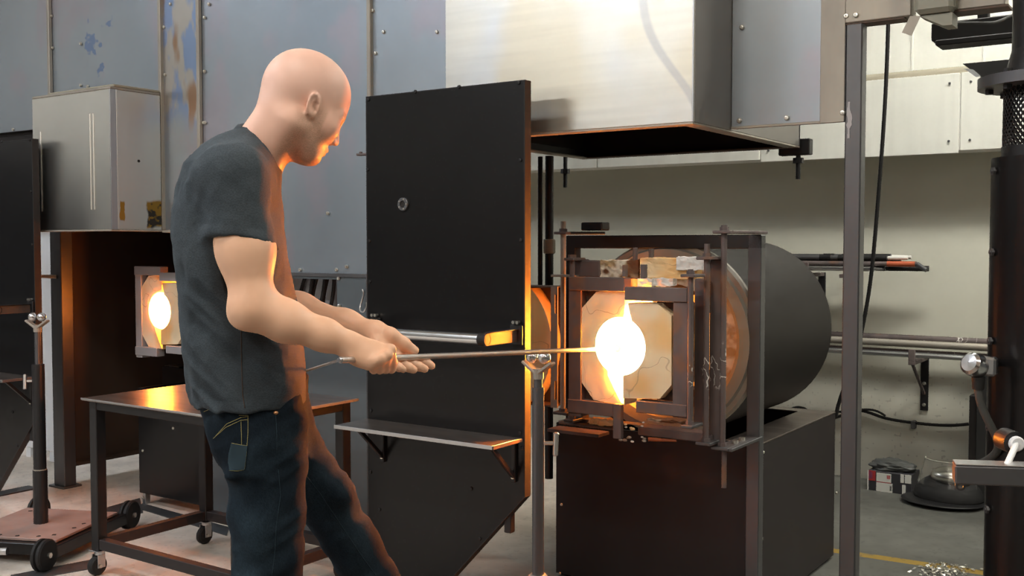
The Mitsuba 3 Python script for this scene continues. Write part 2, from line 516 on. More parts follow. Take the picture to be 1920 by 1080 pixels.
sheet(-7.6, xA, zA, ZT, YW-0.01)
sheet(xA, xBC, zcut, ZT)
sheet(xBC, xC2, zcut, ZT, YW-0.004)
sheet(xC2, xD, zE, ZT)
xH = xat(1045, YW, 250)
sheet(xD, -2.27, 1.70, ZT, YW-0.004)
xa, xb = xat(480, YW, 560), xat(632, YW, 560)
zc0 = at(600, 640, YW)[2]
xG = xat(392, YW, 800)
sheet(xG, xF, 0.05, zE-0.004, YW, [(xa, zc0), (xb, zc0), (xb, zE-0.02), (xa, zE-0.02)], 'blued_dark_reflection')
sheet(xF, -2.27, 0.75, 1.70, YW+0.02, None, 'blued_dark_reflection')
for xx, z0 in ((xA, zcut), (xBC, zcut), (xC2, zcut), (xD, zE)):
    part(W, 'seam_rib', box(xx-0.010, xx+0.010, YW-0.022, YW-0.001, z0, ZT, 0.003), mt('rusty'))
part(W, 'seam_rib', box(xC2, xF, YW-0.010, YW+0.001, zE-0.010, zE+0.006, 0.002), mt('raw'))
part(W, 'edge_strip', box(xF-0.006, xF+0.006, YW-0.012, YW, 0.05, zE, 0.002), mt('raw'))
for px, py in ((97, 30), (99, 90), (97, 170), (152, 82), (152, 160), (165, 162), (301, 51), (308, 51), (303, 140), (310, 140), (384, 33), (384, 134), (382, 230), (385, 230), (28, 243),
               (694, 100), (705, 100), (615, 400), (563, 506), (631, 506), (635, 522), (636, 574), (700, 20), (320, 8), (392, 8), (720, 60), (820, 60), (650, 500)):
    c = at(px, py, YW-0.004)
    part(W, 'screw', screw_mesh([c[0], YW-(0.014 if px < 60 else 0.005), c[2]], [0, -1, 0], 0.0085), mt('zinc'), 30)
part(W, 'backing', box(-7.6, -2.3, YW+0.02, YW+0.05, 1.62, ZT), mt('soot_and_reflection'))

# pale board with hoses behind the cut-out
solo('hose_board', box(xa-0.15, xb+0.12, YW+0.22, YW+0.24, zc0-0.25, zE+0.2, 0.003), mt('paint_grey'), 'grey board behind the opening in the steel partition, hoses hanging in front', 'board')
for i, (pa, pb) in enumerate(((588, 568), (600, 581), (611, 593), (620, 603), (628, 614), (578, 556))):
    a, b = at(pa, 500, YW+0.10+0.02*i), at(pb, 600, YW+0.10+0.02*i)
    m = (a+b)/2 + np.array([0.012*(-1)**i, 0, 0])
    solo('black_hose', wire([a+[0.04, 0, 0.15], a, m, b, b+(b-a)*0.7], 0.0085, 10), mt('rubber'), f"{('second', 'third', 'fourth', 'fifth', 'rightmost', 'leftmost')[i]} black hose in the opening of the steel partition", 'hose', 30, group='hoses behind the partition')
h = at(689, 570, YW)
solo('wire_hook', wire([h+[-0.018, -0.012, 0.06], h+[-0.018, -0.02, 0], h+[-0.012, -0.03, -0.025], h+[0.004, -0.035, -0.032], h+[0.02, -0.035, -0.02], h+[0.024, -0.035, 0.01]], 0.004, 8), mt('steel'),
     'bent wire hook on the steel partition beside the tall black heat shield', 'hook', 30)

# enclosure of the far station
struct('wall_enclosure', label='dark brown steel enclosure around the far furnace')
xl = xat(112, 3.25, 700)
xpl = -4.46
for m in (box(xl-0.01, xl, 3.28, 4.4, 0.11, 1.45), box(xl, -3.70, 4.4, 4.41, 0.02, 1.45), box(-3.71, -3.70, 3.28, 4.4, 0.02, 1.45), box(xl, -3.70, 3.24, 4.4, 1.42, 1.43)):
    part('wall_enclosure', 'panel', m, mt('brown'))
part('wall_enclosure', 'rail', box(xl, -4.85, 3.72, 3.75, 0.98, 1.02, 0.003), mt('brown'))
part('wall_enclosure', 'sill', box(xl-0.01, xl+0.05, 3.28, 4.4, 0.095, 0.11, 0.003), mt('brown'))
xc0, xc1 = xat(104, 3.22, 700), xat(124, 3.22, 700)
solo('steel_column', cat(box(xc0, xc1, 3.20, 3.27, 0.008, 1.40, 0.004), box(xc0-0.02, xc1+0.02, 3.18, 3.29, 0, 0.01, 0.002)), mt('raw'), 'square steel column at the left edge of the far furnace enclosure', 'column')
solo('enamel_sheet', cat(box(-6.1, xat(103, 3.55, 650)+0.03, 3.55, 3.58, at(85, 845, 3.55)[2], 1.45, 0.004), box(-6.05, -6.0, 3.56, 3.6, 0, 0.1), box(-5.8, -5.75, 3.56, 3.6, 0, 0.1)), mt('white_enamel'), 'glossy white panel seen between the far heat shield and the steel column', 'panel')
solo('tie_rod', cyl(at(66, 517, 3.12), at(106, 519, 3.20), 0.011, n=10), mt('rusty'), 'thin rusty rod between the far heat shield and the steel column', 'rod', 30)
# floor covers of the trench
for k, (a, b, c, d) in enumerate((((20, 1080), (185, 1048), (200, 1062), (70, 1085)), ((122, 975), (262, 935), (268, 962), (160, 985)), ((252, 952), (268, 945), (430, 990), (425, 1005)))):
    q = [at_z(*p, 0.0) for p in (a, b, c, d)]
    m = hull([[*p[:2], z] for p in q for z in (-0.01, 0.004)])
    struct(f'trim_{3+k}', m, mt('raw'), label='flat steel cover strip let into the floor')


# ================================================================== hood over the near furnace
zH = 1.666
YH = 2.90
xh0, xh1 = xat(835, YH, 120), xat(1300, YH, 120)
k = thing('extraction_hood', 'large bright steel extraction hood above the open furnace, its rim glowing orange', 'hood')
t = 0.012
part(k, 'front_panel', box(xh0, xh1, YH, YH+t, zH, ZT, 0.002), mt('hood'))
part(k, 'side_panel', box(xh1-t, xh1, YH+t, 3.84, zH, ZT, 0.002), mt('hood_side'))
part(k, 'side_panel', box(xh0, xh0+t, YH+t, 3.84, zH, ZT, 0.002), mt('raw'))
part(k, 'back_panel', box(xh0, xh1, 3.84, 3.852, zH, ZT, 0.002), mt('soot_and_reflection'))
part(k, 'lining', cat(box(xh0+t, xh1-t, YH+t+0.003, YH+t+0.006, zH+0.03, ZT), box(xh0+t, xh1-t, YH+t, 3.84, 2.1, 2.11), box(xh1-t-0.006, xh1-t-0.003, YH+t, 3.84, zH+0.03, 2.1), box(xh0+t+0.003, xh0+t+0.006, YH+t, 3.84, zH+0.03, 2.1)), mt('soot_and_reflection'))
part(k, 'rim', box(xh0, xh1, YH+0.001, YH+0.045, zH-0.006, zH, 0.001), mt('rusty'), label='orange lit turned-in bottom rim')
part(k, 'rim', box(xh1-0.045, xh1, YH+0.045, 3.84, zH-0.006, zH, 0.001), mt('rusty'))
part(k, 'rim', box(xh0, xh0+0.045, YH+0.045, 3.84, zH-0.006, zH, 0.001), mt('rusty'))
part(k, 'rim', box(xh0, xh1, 3.80, 3.85, zH-0.006, zH, 0.001), mt('brown'))
part(k, 'corner_strip', box(xh1-0.003, xh1+0.002, YH-0.002, YH+0.003, zH, ZT, 0.001), mt('steel'))
# set back panel between hood and post
xp0 = xat(1580, 3.19, 500)
part(k, 'setback_panel', box(xh1+0.001, xp0-0.001, 3.19, 3.20, zH+0.004, ZT, 0.002), mt('blued'))
part(k, 'edge_band', box(xp0-0.075, xp0-0.001, 3.186, 3.19, zH+0.004, ZT, 0.001), mt('rusty'))
part(k, 'edge_band', box(xh1+0.001, xp0-0.075, 3.187, 3.19, zH+0.004, zH+0.012, 0.001), mt('rusty'))
for px, py in ((1391, 51), (1386, 226), (1475, 221), (1580, 211), (1587, 30)):
    c = at(px, py, 3.186)
    part(k, 'screw', screw_mesh([c[0], 3.187, c[2]], [0, -1, 0], 0.0085), mt('zinc'), 30)
xe = at(1508, 262, 3.86)
part(k, 'support_bar', box(xe[0]-0.10, xe[0]+0.02, 3.86, 3.90, zH-0.03, zH+0.03, 0.003), mt('black_tube'))
for px in (1497, 1060):
    c = at(px, 280, 3.88)
    part(k, 'hanger_bolt', cat(cyl([c[0], 3.88, zH-0.12], [c[0], 3.88, zH+0.02], 0.009, n=10), cyl([c[0], 3.88, zH-0.06], [c[0], 3.88, zH-0.04], 0.02, n=6)), mt('black_tube'), 30)

# ================================================================== small box hood over the far furnace
k = thing('extraction_hood', 'small grey steel box hood over the far furnace, with orange paint dabs on its side', 'hood')
xb0 = xat(62, YBOX, 300)
zb0, zb1 = at(206, 430, YBOX)[2], at(206, 166, YBOX)[2]
part(k, 'front_panel', box(xb0, XBOXR, YBOX, YBOX+t, zb0, zb1, 0.002), mt('box'))
part(k, 'side_panel', box(XBOXR-t, XBOXR, YBOX+t, YW-0.03, zb0, zb1, 0.002), mt('box'))
part(k, 'side_panel', box(xb0, xb0+t, YBOX+t, YW-0.03, zb0, zb1, 0.002), mt('box'))
part(k, 'top_panel', box(xb0, XBOXR, YBOX, YW-0.03, zb1, zb1+0.012, 0.003), mt('rusty'))
part(k, 'top_flange', box(xb0+0.1, XBOXR, YBOX+0.02, YW-0.03, zb1+0.012, zb1+0.024, 0.003), mt('cream_pipe'))
part(k, 'lining', box(xb0+t, XBOXR-t, YBOX+t, YW-0.03, zb0+0.15, zb0+0.16), mt('soot_and_reflection'))
part(k, 'rim', box(xb0, XBOXR, YBOX-0.004, YBOX+0.04, zb0-0.008, zb0, 0.001), mt('rusty'))
part(k, 'rim', box(XBOXR-0.04, XBOXR+0.004, YBOX+0.04, YW-0.03, zb0-0.008, zb0, 0.001), mt('rusty'))
part(k, 'rim', box(XBOXR, -3.70, YW-0.03, YW+0.03, zcut-0.012, zcut, 0.001), mt('rusty'))
for px, z0, z1 in ((170, 0.09, zb1-zb0-0.10), (176, 0.09, zb1-zb0-0.10), (77, 0.09, zb1-zb0-0.16)):
    xx = xat(px, YBOX, 300)
    part(k, 'stiffening_bead', box(xx-0.006, xx+0.006, YBOX-0.005, YBOX+0.002, zb0+z0, zb0+z1, 0.003), mt('box'))
part(k, 'corner_strip', box(XBOXR-0.004, XBOXR+0.002, YBOX-0.002, YBOX+0.036, zb0, zb1, 0.001), mt('steel'))
part(k, 'corner_strip', box(XBOXR-0.001, XBOXR+0.003, YBOX+0.03, YBOX+0.038, zb0, zb1, 0.001), mt('zinc'))
yy = XBOXR/ray(260, 302)[0]*ray(260, 302)[1]
part(k, 'vent_hole', cyl([XBOXR-0.001, yy, at(260, 302, yy)[2]], [XBOXR+0.0015, yy, at(260, 302, yy)[2]], 0.007, n=12), mt('soot_and_reflection'))

# ================================================================== post and top beam
k = thing('steel_post', 'tall square steel post standing to the right of the round furnace', 'post')
xp1 = xat(1611, 3.19, 500)
zbm = at(1620, 41, 3.19)[2]
part(k, 'tube', box(xp0, xp1, 3.19, 3.24, 0.008, zbm+0.0, 0.004), mt('raw'))
part(k, 'base_plate', box(xp0-0.04, xp1+0.04, 3.15, 3.28, 0, 0.01, 0.002), mt('raw'))
c = at(1592, 222, 3.188)
rng = random.Random(3)
zs_ = np.linspace(0.05, -0.06, 12)
lft = [(c[0]-0.004-rng.uniform(0, 0.006)*(1 if 1 < i < 8 else 0.2), c[2]+z) for i, z in enumerate(zs_)]
rgt = [(c[0]+0.001+rng.uniform(0.002, 0.010)*(1 if 2 < i < 8 else 0.15), c[2]+z) for i, z in enumerate(zs_)]
part(k, 'weld_scar', prism_y(lft+rgt[::-1], 3.1885, 3.192), mt('pale_steel'))
k = thing('top_beam', 'horizontal steel beam from the tall post towards the right edge', 'beam')
xbe = xat(1885, 3.19, 10)
part(k, 'tube', box(xp0-0.002, xbe-0.25, 3.185, 3.245, zbm+0.001, zbm+0.09, 0.003), mt('rusty'))
part(k, 'tube', box(xbe-0.16, xbe, 3.185, 3.245, zbm+0.001, zbm+0.09, 0.003), mt('rusty'))
part(k, 'lower_flange', box(xp0-0.002, xbe-0.27, 3.19, 3.25, zbm-0.004, zbm+0.001, 0.001), mt('brown'))
part(k, 'lower_flange', box(xbe-0.16, xbe+0.01, 3.18, 3.25, zbm-0.006, zbm+0.001, 0.001), mt('brown'))
c = at(1605, 28, 3.183)
part(k, 'screw', screw_mesh([c[0], 3.184, c[2]], [0, -1, 0], 0.0085), mt('zinc'), 30)
k = thing('junction_box', 'grey electrical box clamped to the top beam', 'electrical box')
jx0, jx1 = xat(1718, 3.16, 20), xat(1783, 3.16, 20)
part(k, 'body', box(jx0, jx0+0.105, 3.13, 3.26, zbm-0.008, zbm+0.14, 0.012), mt('grey_plastic'))
part(k, 'cover', box(jx0+0.108, jx1+0.005, 3.15, 3.25, zbm+0.0, zbm+0.14, 0.006), mt('grey_plastic'))
part(k, 'cable_gland', hull([[jx0+0.01, 3.15, zbm-0.01], [jx0+0.10, 3.15, zbm-0.01], [jx0+0.10, 3.15, zbm-0.045], [jx0+0.075, 3.15, zbm-0.045], [jx0+0.01, 3.22, zbm-0.01], [jx0+0.10, 3.22, zbm-0.01], [jx0+0.10, 3.22, zbm-0.045], [jx0+0.075, 3.22, zbm-0.045]]), mt('grey_plastic'))
q = [at(p[0], p[1], 3.15) for p in ((1706, 30), (1726, 30), (1709, 67), (1691, 61))]
solo('paper_tag', hull([[p[0], p[1]+dy, p[2]] for p in q for dy in (0, 0.0015)]), mt('rusty'), 'faded paper tag hanging under the top beam beside the electrical box', 'tag')
pts = [at(1766, 41, 3.275), at(1782, 43, 3.33), at(1805, 43, 3.4), at(1850, 43, 3.5), at(1872, 40, 3.6), at(1895, 30, 3.7), at(1930, 17, 3.8)]
solo('lamp_cable', wire(pts, 0.0045, 8), mt('rubber'), 'thin black cable sagging from the electrical box to the right', 'cable', 30)
k = thing('ceiling_channel', 'black metal channel hanging at the upper right, on a short stem', 'channel')
a, b = at(1760, 74, 4.5), at(1960, 56, 4.5)
b = np.array([b[0], 4.5, a[2]])
part(k, 'channel', cat(box(a[0]-0.02, b[0]+0.3, 4.46, 4.54, a[2]-0.012, a[2]+0.06, 0.004), box(a[0], b[0]+0.3, 4.44, 4.56, a[2]-0.035, a[2]-0.012, 0.004)), mt('rubber'))
c = at(1844, 60, 4.5)
part(k, 'stem', box(c[0]-0.02, c[0]+0.02, 4.48, 4.52, a[2]+0.055, a[2]+0.14, 0.003), mt('rubber'))
part(k, 'hanger', cyl([c[0], 4.5, a[2]+0.13], [c[0], 4.5, ZC], 0.005, n=8), mt('rubber'))
a = at(1808, 135, 4.9)
k = thing('ceiling_channel', 'short black metal channel behind the flange of the black column', 'channel')
part(k, 'channel', hull([[a[0], 4.86, a[2]+0.03], [a[0], 4.94, a[2]+0.03], [a[0]+0.8, 4.86, a[2]+0.03], [a[0]+0.8, 4.94, a[2]+0.03], [a[0]+0.07, 4.86, a[2]-0.03], [a[0]+0.07, 4.94, a[2]-0.03], [a[0]+0.8, 4.86, a[2]-0.03], [a[0]+0.8, 4.94, a[2]-0.03]]), mt('rubber'))
part(k, 'end_cap', hull([[a[0]+0.005, 4.855, a[2]+0.01], [a[0]+0.045, 4.855, a[2]-0.0], [a[0]+0.075, 4.855, a[2]-0.03], [a[0]+0.055, 4.855, a[2]-0.032], [a[0]+0.005, 4.86, a[2]+0.01], [a[0]+0.045, 4.86, a[2]], [a[0]+0.075, 4.86, a[2]-0.03], [a[0]+0.055, 4.86, a[2]-0.032]]), mt('paint_grey'))
part(k, 'hanger', cyl([a[0]+0.5, 4.9, a[2]+0.02], [a[0]+0.5, 4.9, ZC], 0.005, n=8), mt('rubber'))
# hanging cord
pts = [at(x, y, 4.62) for x, y in ((1665, 36), (1664, 90), (1659, 200), (1650, 330), (1641, 440), (1631, 535), (1618, 610), (1597, 690), (1573, 755), (1567, 782))]
pts[0][2] += 0.9
solo('hanging_cord', wire(pts, 0.0085, 8), mt('rubber'), 'black cord hanging down to the right of the tall steel post', 'cord', 30)


# ================================================================== heat shields
YS = 2.75
xs0, xs1 = xat(688, YS, 500), xat(984, YS, 500)
zs1, zs2, xs2 = at(983, 150, YS)[2], at(988, 932, YS)[2], at(850, 1080, YS)[0]
zsd = at(850, 1080, YS)[2]


def heat_shield(label, d, tubelabel):
    k = thing('heat_shield', label, 'heat shield', None)
    d = np.asarray(d, float)
    xlow = xs1 - (zs2-0.06)*(xs1-xs2)/(zs2-zsd)
    poly = [(xs0, 0.06), (xlow, 0.06), (xs1, zs2), (xs1, zs1), (xs0, zs1)]

    def p(n, m, mat, s=False, lb=None):
        part(k, n, moved(m, d), mt(mat), s, lb)
    p('panel', prism_y(poly, YS, YS+0.006), 'black')
    p('edge_flange', box(xs1-0.004, xs1+0.001, YS-0.001, YS+0.034, zs2, zs1+0.001, 0.001), 'rubber')
    p('edge_flange', box(xs0-0.001, xs0+0.004, YS-0.001, YS+0.034, 0.06, zs1+0.001, 0.001), 'black_tube')
    p('edge_flange', box(xs0, xs1, YS-0.001, YS+0.034, zs1-0.003, zs1+0.001, 0.001), 'black_tube')
    p('edge_flange', beam([xs1, YS+0.016, zs2], [xlow, YS+0.016, 0.06], 0.034, 0.005, 0.001), 'black_tube')
    for px, py in ((691, 187), (779, 172), (861, 163), (973, 155), (976, 300), (977, 450), (690, 318), (693, 452), (694, 528), (696, 770), (695, 885), (884, 916), (900, 1010), (979, 840), (975, 812), (712, 955)):
        c = at(px, py, YS)
        p('screw', screw_mesh([c[0], YS-0.0005, c[2]], [0, -1, 0], 0.0065), 'black_tube', 30)
    c = at(757, 383, YS)
    p('peephole_ring', lathe([(0.011, 0), (0.023, 0), (0.023, 0.006), (0.021, 0.008), (0.012, 0.008), (0.011, 0.006)], [c[0], YS, c[2]], [0, -1, 0], 28), 'raw', 30)
    p('peephole', cyl([c[0], YS-0.001, c[2]], [c[0], YS-0.004, c[2]], 0.0115, n=20), 'soot_and_reflection')
    for a in range(5):
        an = a*2*math.pi/5
        q = [c[0]+0.017*math.cos(an), YS-0.008, c[2]+0.017*math.sin(an)]
        p('ring_bolt', screw_mesh(q, [0, -1, 0], 0.0028), 'zinc', 30)
    # shelf
    zsh = 0.682
    sx0, sx1, sy = xs0-0.004, xs1-0.008, YS-0.165
    p('shelf', box(sx0, sx1, sy, YS, zsh-0.006, zsh, 0.002), 'table', False, 'thin brushed steel shelf')
    p('shelf_edge', box(sx0, sx1, sy-0.003, sy+0.001, zsh-0.012, zsh+0.001, 0.001), 'steel')
    p('shelf_edge', box(sx1-0.001, sx1+0.003, sy, YS-0.004, zsh-0.012, zsh, 0.001), 'scaled')
    for xx in (sx0+0.08, sx1-0.03):
        p('shelf_bracket', cat(beam([xx, YS-0.006, zsh-0.13], [xx, sy+0.03, zsh-0.008], 0.014, 0.014), box(xx-0.008, xx+0.008, YS-0.012, YS, zsh-0.145, zsh-0.006, 0.002)), 'black_tube')
        p('screw', screw_mesh([xx, YS-0.012, zsh-0.128], [0, -1, 0], 0.007), 'zinc', 30)
    # tubular handle standing off the sheet
    yh = YS-0.17
    hb = at(915, 637, yh)
    xl0 = xat(706, YS, 610)
    zh = hb[2]
    p('handle_tube', cyl([xl0-0.02, yh, zh], [hb[0]-0.028, yh, zh], 0.0175, n=28), 'chrome', 30, tubelabel)
    p('handle_sleeve', pipe([hb[0]-0.03, yh, zh], [hb[0], yh, zh], 0.0195, 0.015), 'rubber', 30)
    p('handle_arm', box(hb[0]-0.007, hb[0]-0.001, yh-0.012, YS, zh-0.020, zh+0.020, 0.002), 'arm_paint')
    p('handle_arm', box(xl0-0.004, xl0+0.002, yh-0.012, YS, zh-0.020, zh+0.020, 0.002), 'arm_paint')
    p('handle_arm_top', beam([hb[0]-0.004, yh, zh+0.021], [hb[0]-0.004, YS, zh+0.021], 0.02, 0.004), 'black_tube')
    p('arm_foot', box(hb[0]-0.03, hb[0]+0.018, YS-0.012, YS, zh-0.03, zh+0.035, 0.003), 'black_tube')
    p('arm_foot', box(xl0-0.02, xl0+0.025, YS-0.012, YS, zh-0.03, zh+0.035, 0.003), 'black_tube')
    for xx in (hb[0], xl0+0.005):
        for dx in (-0.011, 0.004):
            p('arm_bolt', cyl([xx+dx, YS-0.02, zh+0.043], [xx+dx, YS-0.005, zh+0.043], 0.006, n=6), 'zinc')
    # legs behind the sheet
    for xx in (xs0+0.10, xlow-0.12):
        p('leg', box(xx-0.02, xx+0.02, YS+0.04, YS+0.08, 0.02, 1.55, 0.003), 'black_tube')
        p('foot', box(xx-0.025, xx+0.025, YS-0.20, YS+0.30, 0, 0.022, 0.003), 'black_tube')
    zq = at(955, 998, YS+0.02)
    p('stub_leg', box(zq[0]-0.013, zq[0]+0.013, YS+0.008, YS+0.034, zq[2], zs2+0.1, 0.002), 'black_tube')
    for zz in (0.4, 1.5):
        p('cross_rail', box(xs0+0.08, xs1-0.06 if zz > 1 else xlow, YS+0.034, YS+0.05, zz-0.02, zz+0.02, 0.002), 'black_tube')
    return k


k1 = heat_shield('tall black heat shield in the middle, with a steel shelf and a chrome tube handle', (0, 0, 0), 'chrome tube handle')
c = at(675, 290, YS+0.01)
part(k1, 'side_latch', cat(beam([xs0+0.02, YS+0.012, c[2]], [c[0]-0.012, YS+0.012, c[2]], 0.02, 0.008), cyl([c[0]+0.002, YS+0.012, c[2]], [c[0]+0.002, YS+0.012, c[2]+0.010], 0.006, n=8)), mt('scaled'))
xe2 = at(60, 260, 2.82)
heat_shield('black heat shield cut off by the left edge of the picture', (xe2[0]-xs1, 0.07, xe2[2]-zs1), 'handle tube')

# ================================================================== furnaces
YD = 3.07
ctr = at(1164, 649, YD)
FX, FZ = ctr[0], ctr[2]
P2 = lambda px, py, Y=YD: (at(px, py, Y)[0], at(px, py, Y)[2])    # noqa: E731


def emitter_mesh_cup(y0, y1, r0, r1, n=32):
    """the inside of the fire chamber: wall and back, facing inwards and out of the mouth"""
    ang = np.arange(n)*2*np.pi/n
    a = np.stack([FX+r0*np.cos(ang), np.full(n, y0), FZ+r0*np.sin(ang)], 1)
    b = np.stack([FX+r1*np.cos(ang), np.full(n, y1), FZ+r1*np.sin(ang)], 1)
    v = np.vstack([a, b, [[FX, y1, FZ]]])
    i = np.arange(n)
    j = (i+1) % n
    f = np.vstack([np.stack([i, j, i+n], 1), np.stack([j, j+n, i+n], 1), np.stack([i+n, j+n, i*0+2*n], 1)])
    m = trimesh.Trimesh(v, f, process=False)
    cen = np.array([FX, y0, FZ])
    fn = m.face_normals
    out = np.einsum('ij,ij->i', fn, cen-m.triangles_center) < 0
    m.faces[out] = m.faces[out][:, ::-1]
    return trimesh.Trimesh(v, m.faces, process=False)


def furnace(label, d, near):
    from shapely.geometry import Polygon, Point, box as sbox
    from shapely.ops import unary_union
    k = thing('furnace', label, 'furnace')
    d = np.asarray(d, float)

    def p(n, m, mat, s=False, lb=None, **kw):
        return part(k, n, moved(m, d), mt(mat), s, lb, **kw)
    frame = 'scaled' if near else 'pale_steel'
    # the two refractory half doors with their round mouth and the ragged slit between them
    hole = Point(FX, FZ).buffer(0.098, 24)
    top = Polygon([P2(1165, 640), P2(1171, 575), P2(1173, 566), P2(1180, 566), P2(1184, 585), P2(1188, 600), P2(1186, 625), P2(1200, 650)])
    bot = Polygon([P2(1130, 660), P2(1142, 705), P2(1152, 728), P2(1163, 752), P2(1167, 759), P2(1170, 757), P2(1170, 705), P2(1190, 660)])
    mouth = unary_union([hole, top, bot])
    sx = P2(1171, 650)[0]
    octL = Polygon([P2(1118, 547), P2(1172, 545), P2(1172, 760), P2(1113, 750), P2(1088, 713), P2(1089, 580)])
    octR = Polygon([P2(1172, 568), P2(1236, 569), P2(1262, 592), P2(1262, 721), P2(1240, 747), P2(1172, 746)])
    L = octL.difference(mouth).intersection(sbox(-9, -9, sx, 9))
    Rr = octR.difference(mouth).intersection(sbox(sx+0.002, -9, 9, 9))
    big = lambda g: max(getattr(g, 'geoms', [g]), key=lambda q: q.area)   # noqa: E731
    for g, y in ((big(L), YD), (big(Rr), YD-0.012)):
        p('refractory_half', prism_y(list(g.exterior.coords), y, YD+0.09), 'refractory', False, 'pale refractory block, heat stain and painted orange glow in its colour, with half of the round mouth')

    def bar(pa, pb, y, dep, mat=None, b=0.002, n='door_frame_bar'):
        (x0, z0), (x1, z1) = P2(*pa, y), P2(*pb, y)
        p(n, box(x0, x1, y, y+dep, z0, z1, b), mat or frame)
    bar((1066, 521), (1089, 782), YD-0.006, 0.05)
    bar((1066, 519), (1170, 547), YD-0.014, 0.05)
    bar((1064, 748), (1150, 782), YD-0.012, 0.05)
    bar((1171, 538), (1288, 567), YD-0.026, 0.05)
    bar((1262, 566), (1288, 785), YD-0.018, 0.05)
    bar((1192, 751), (1287, 783), YD-0.026, 0.05)
    # corner gussets behind the chamfers
    bar((1086, 545), (1120, 585), YD+0.03, 0.01, 'brown', 0, 'corner_plate')
    bar((1086, 700), (1120, 752), YD+0.03, 0.01, 'brown', 0, 'corner_plate')
    bar((1232, 566), (1264, 600), YD+0.03, 0.01, 'brown', 0, 'corner_plate')
    bar((1232, 715), (1264, 752), YD+0.03, 0.01, 'brown', 0, 'corner_plate')
    # fire chamber
    em = lambda f: {'type': 'area', 'radiance': {'type': 'rgb', 'value': [c*f*(1.0 if near else 0.06) for c in GLOW]}}   # noqa: E731
    part(k, 'fire_chamber', mikit.ply(moved(emitter_mesh_cup(YD+0.086, YD+0.26, 0.165, 0.15), d), mt('refractory'), emitter=em(0.2)), None, label='white-hot fire chamber')
    # flame licking out through the slit and the mouth
    dome = trimesh.creation.icosphere(3, 1.0)
    dome.apply_scale([0.095, 0.0125 if near else 0.03, 0.095])
    dome.apply_translation([FX, YD+0.004, FZ])
    part(k, 'flame', mikit.ply(moved(dome, d), mt('refractory'), True, emitter=em(1.0)), None, label='white-hot flame filling the mouth')
    if near:
        fl = []
        for (px, py, r, dy) in ((1177, 574, 0.006, 0.0), (1179, 592, 0.011, -0.004), (1177, 612, 0.016, -0.006)):
            q = at(px, py, YD)
            fl.append(([q[0], YD+dy, q[2]], r))
        flame = hull(np.vstack([ball(c, r, 1, (1, 0.8, 1.3)).vertices for c, r in fl]))
        fb = []
        for (px, py, r, dy) in ((1150, 700, 0.018, -0.004), (1158, 725, 0.012, -0.004), (1166, 752, 0.004, -0.002)):
            q = at(px, py, YD)
            fb.append(([q[0], YD+dy, q[2]], r))
        flame2 = hull(np.vstack([ball(c, r, 1, (1, 0.8, 1.3)).vertices for c, r in fb]))
        for m in (flame, flame2):
            part(k, 'flame_tongue', mikit.ply(moved(m, d), mt('refractory'), True, emitter=em(0.09)), None, label='flame licking out of the slit')
        # glow ring seen in the gap between doors and drum
        for t0, t1, power in ((0.62*math.pi, 1.38*math.pi, 0.028), (-0.3*math.pi, 0.3*math.pi, 0.0016)):
            n, r = 20, 0.20
            an = np.linspace(t0, t1, n)
            v = np.vstack([np.stack([FX+r*np.cos(an), np.full(n, y), FZ+r*np.sin(an)], 1) for y in (YD+0.265, YD+0.33)])
            i = np.arange(n-1)
            f = np.vstack([np.stack([i, i+n, i+1], 1), np.stack([i+1, i+n, i+n+1], 1)])
            if np.dot(trimesh.Trimesh(v, f, process=False).face_normals[0], [np.cos(an[0]), 0, np.sin(an[0])]) < 0:
                f = f[:, ::-1]
            gm = trimesh.Trimesh(v, f, process=False)
            part(k, 'glowing_gap', mikit.ply(moved(gm, d), mt('refractory'), emitter=em(power)), None)
    # drum
    y0, y1, r = 3.40, 4.20, 0.354
    p('drum', lathe([(r-0.015, y0+0.03), (r, y0+0.03), (r, y1-0.01), (r-0.01, y1), (0.001, y1), (0.001, y1-0.012), (r-0.015, y1-0.02)], [FX, 0, FZ], [0, 1, 0], 72), 'drum', 40)
    p('drum_ring', lathe([(0.266, y0+0.02), (0.285, y0-0.004), (0.322, y0-0.006), (0.329, y0+0.006), (r-0.008, y0+0.004), (r, y0+0.012), (r, y0+0.032), (0.266, y0+0.05)], [FX, 0, FZ], [0, 1, 0], 72), 'ring', 30)
    p('drum_lining', lathe([(0.20, y0+0.03), (0.268, y0+0.03), (0.268, y0+0.1), (0.20, y0+0.1)], [FX, 0, FZ], [0, 1, 0], 48), 'wool', 30)
    p('drum_back_lining', cyl([FX, y0+0.06, FZ], [FX, y0+0.10, FZ], 0.22, n=32), 'wool')
    # pedestal cabinet
    xl_, xr_ = xat(1043, 3.44, 900), xat(1424, 3.44, 900)
    ztop = 0.605
    yb = 4.28
    p('pedestal_side', box(xr_-0.004, xr_, 3.45, yb, 0.012, ztop, 0.001), 'cabinet_black')
    p('pedestal_side', box(xl_, xl_+0.004, 3.45, yb, 0.012, ztop, 0.001), 'cabinet_black')
    p('pedestal_back', box(xl_, xr_, yb, yb+0.004, 0.012, ztop, 0.001), 'cabinet_black')
    from shapely.geometry import Polygon as PG
    front = PG([(xl_, 0.012), (xr_, 0.012), (xr_, ztop), (xl_, ztop)]).difference(Point(FX, FZ).buffer(r+0.004, 48))
    p('pedestal_front', prism_y(list(big(front).exterior.coords), 3.44, 3.452), 'cabinet_black')
    p('pedestal_top', box(xr_-0.13, xr_+0.002, 3.452, yb, ztop, ztop+0.006, 0.001), 'table')
    p('pedestal_top', box(xl_, xl_+0.13, 3.452, yb, ztop, ztop+0.006, 0.001), 'table')
    p('pedestal_top', box(xl_+0.13, xr_-0.13, y1+0.01, yb, ztop, ztop+0.006, 0.001), 'table')
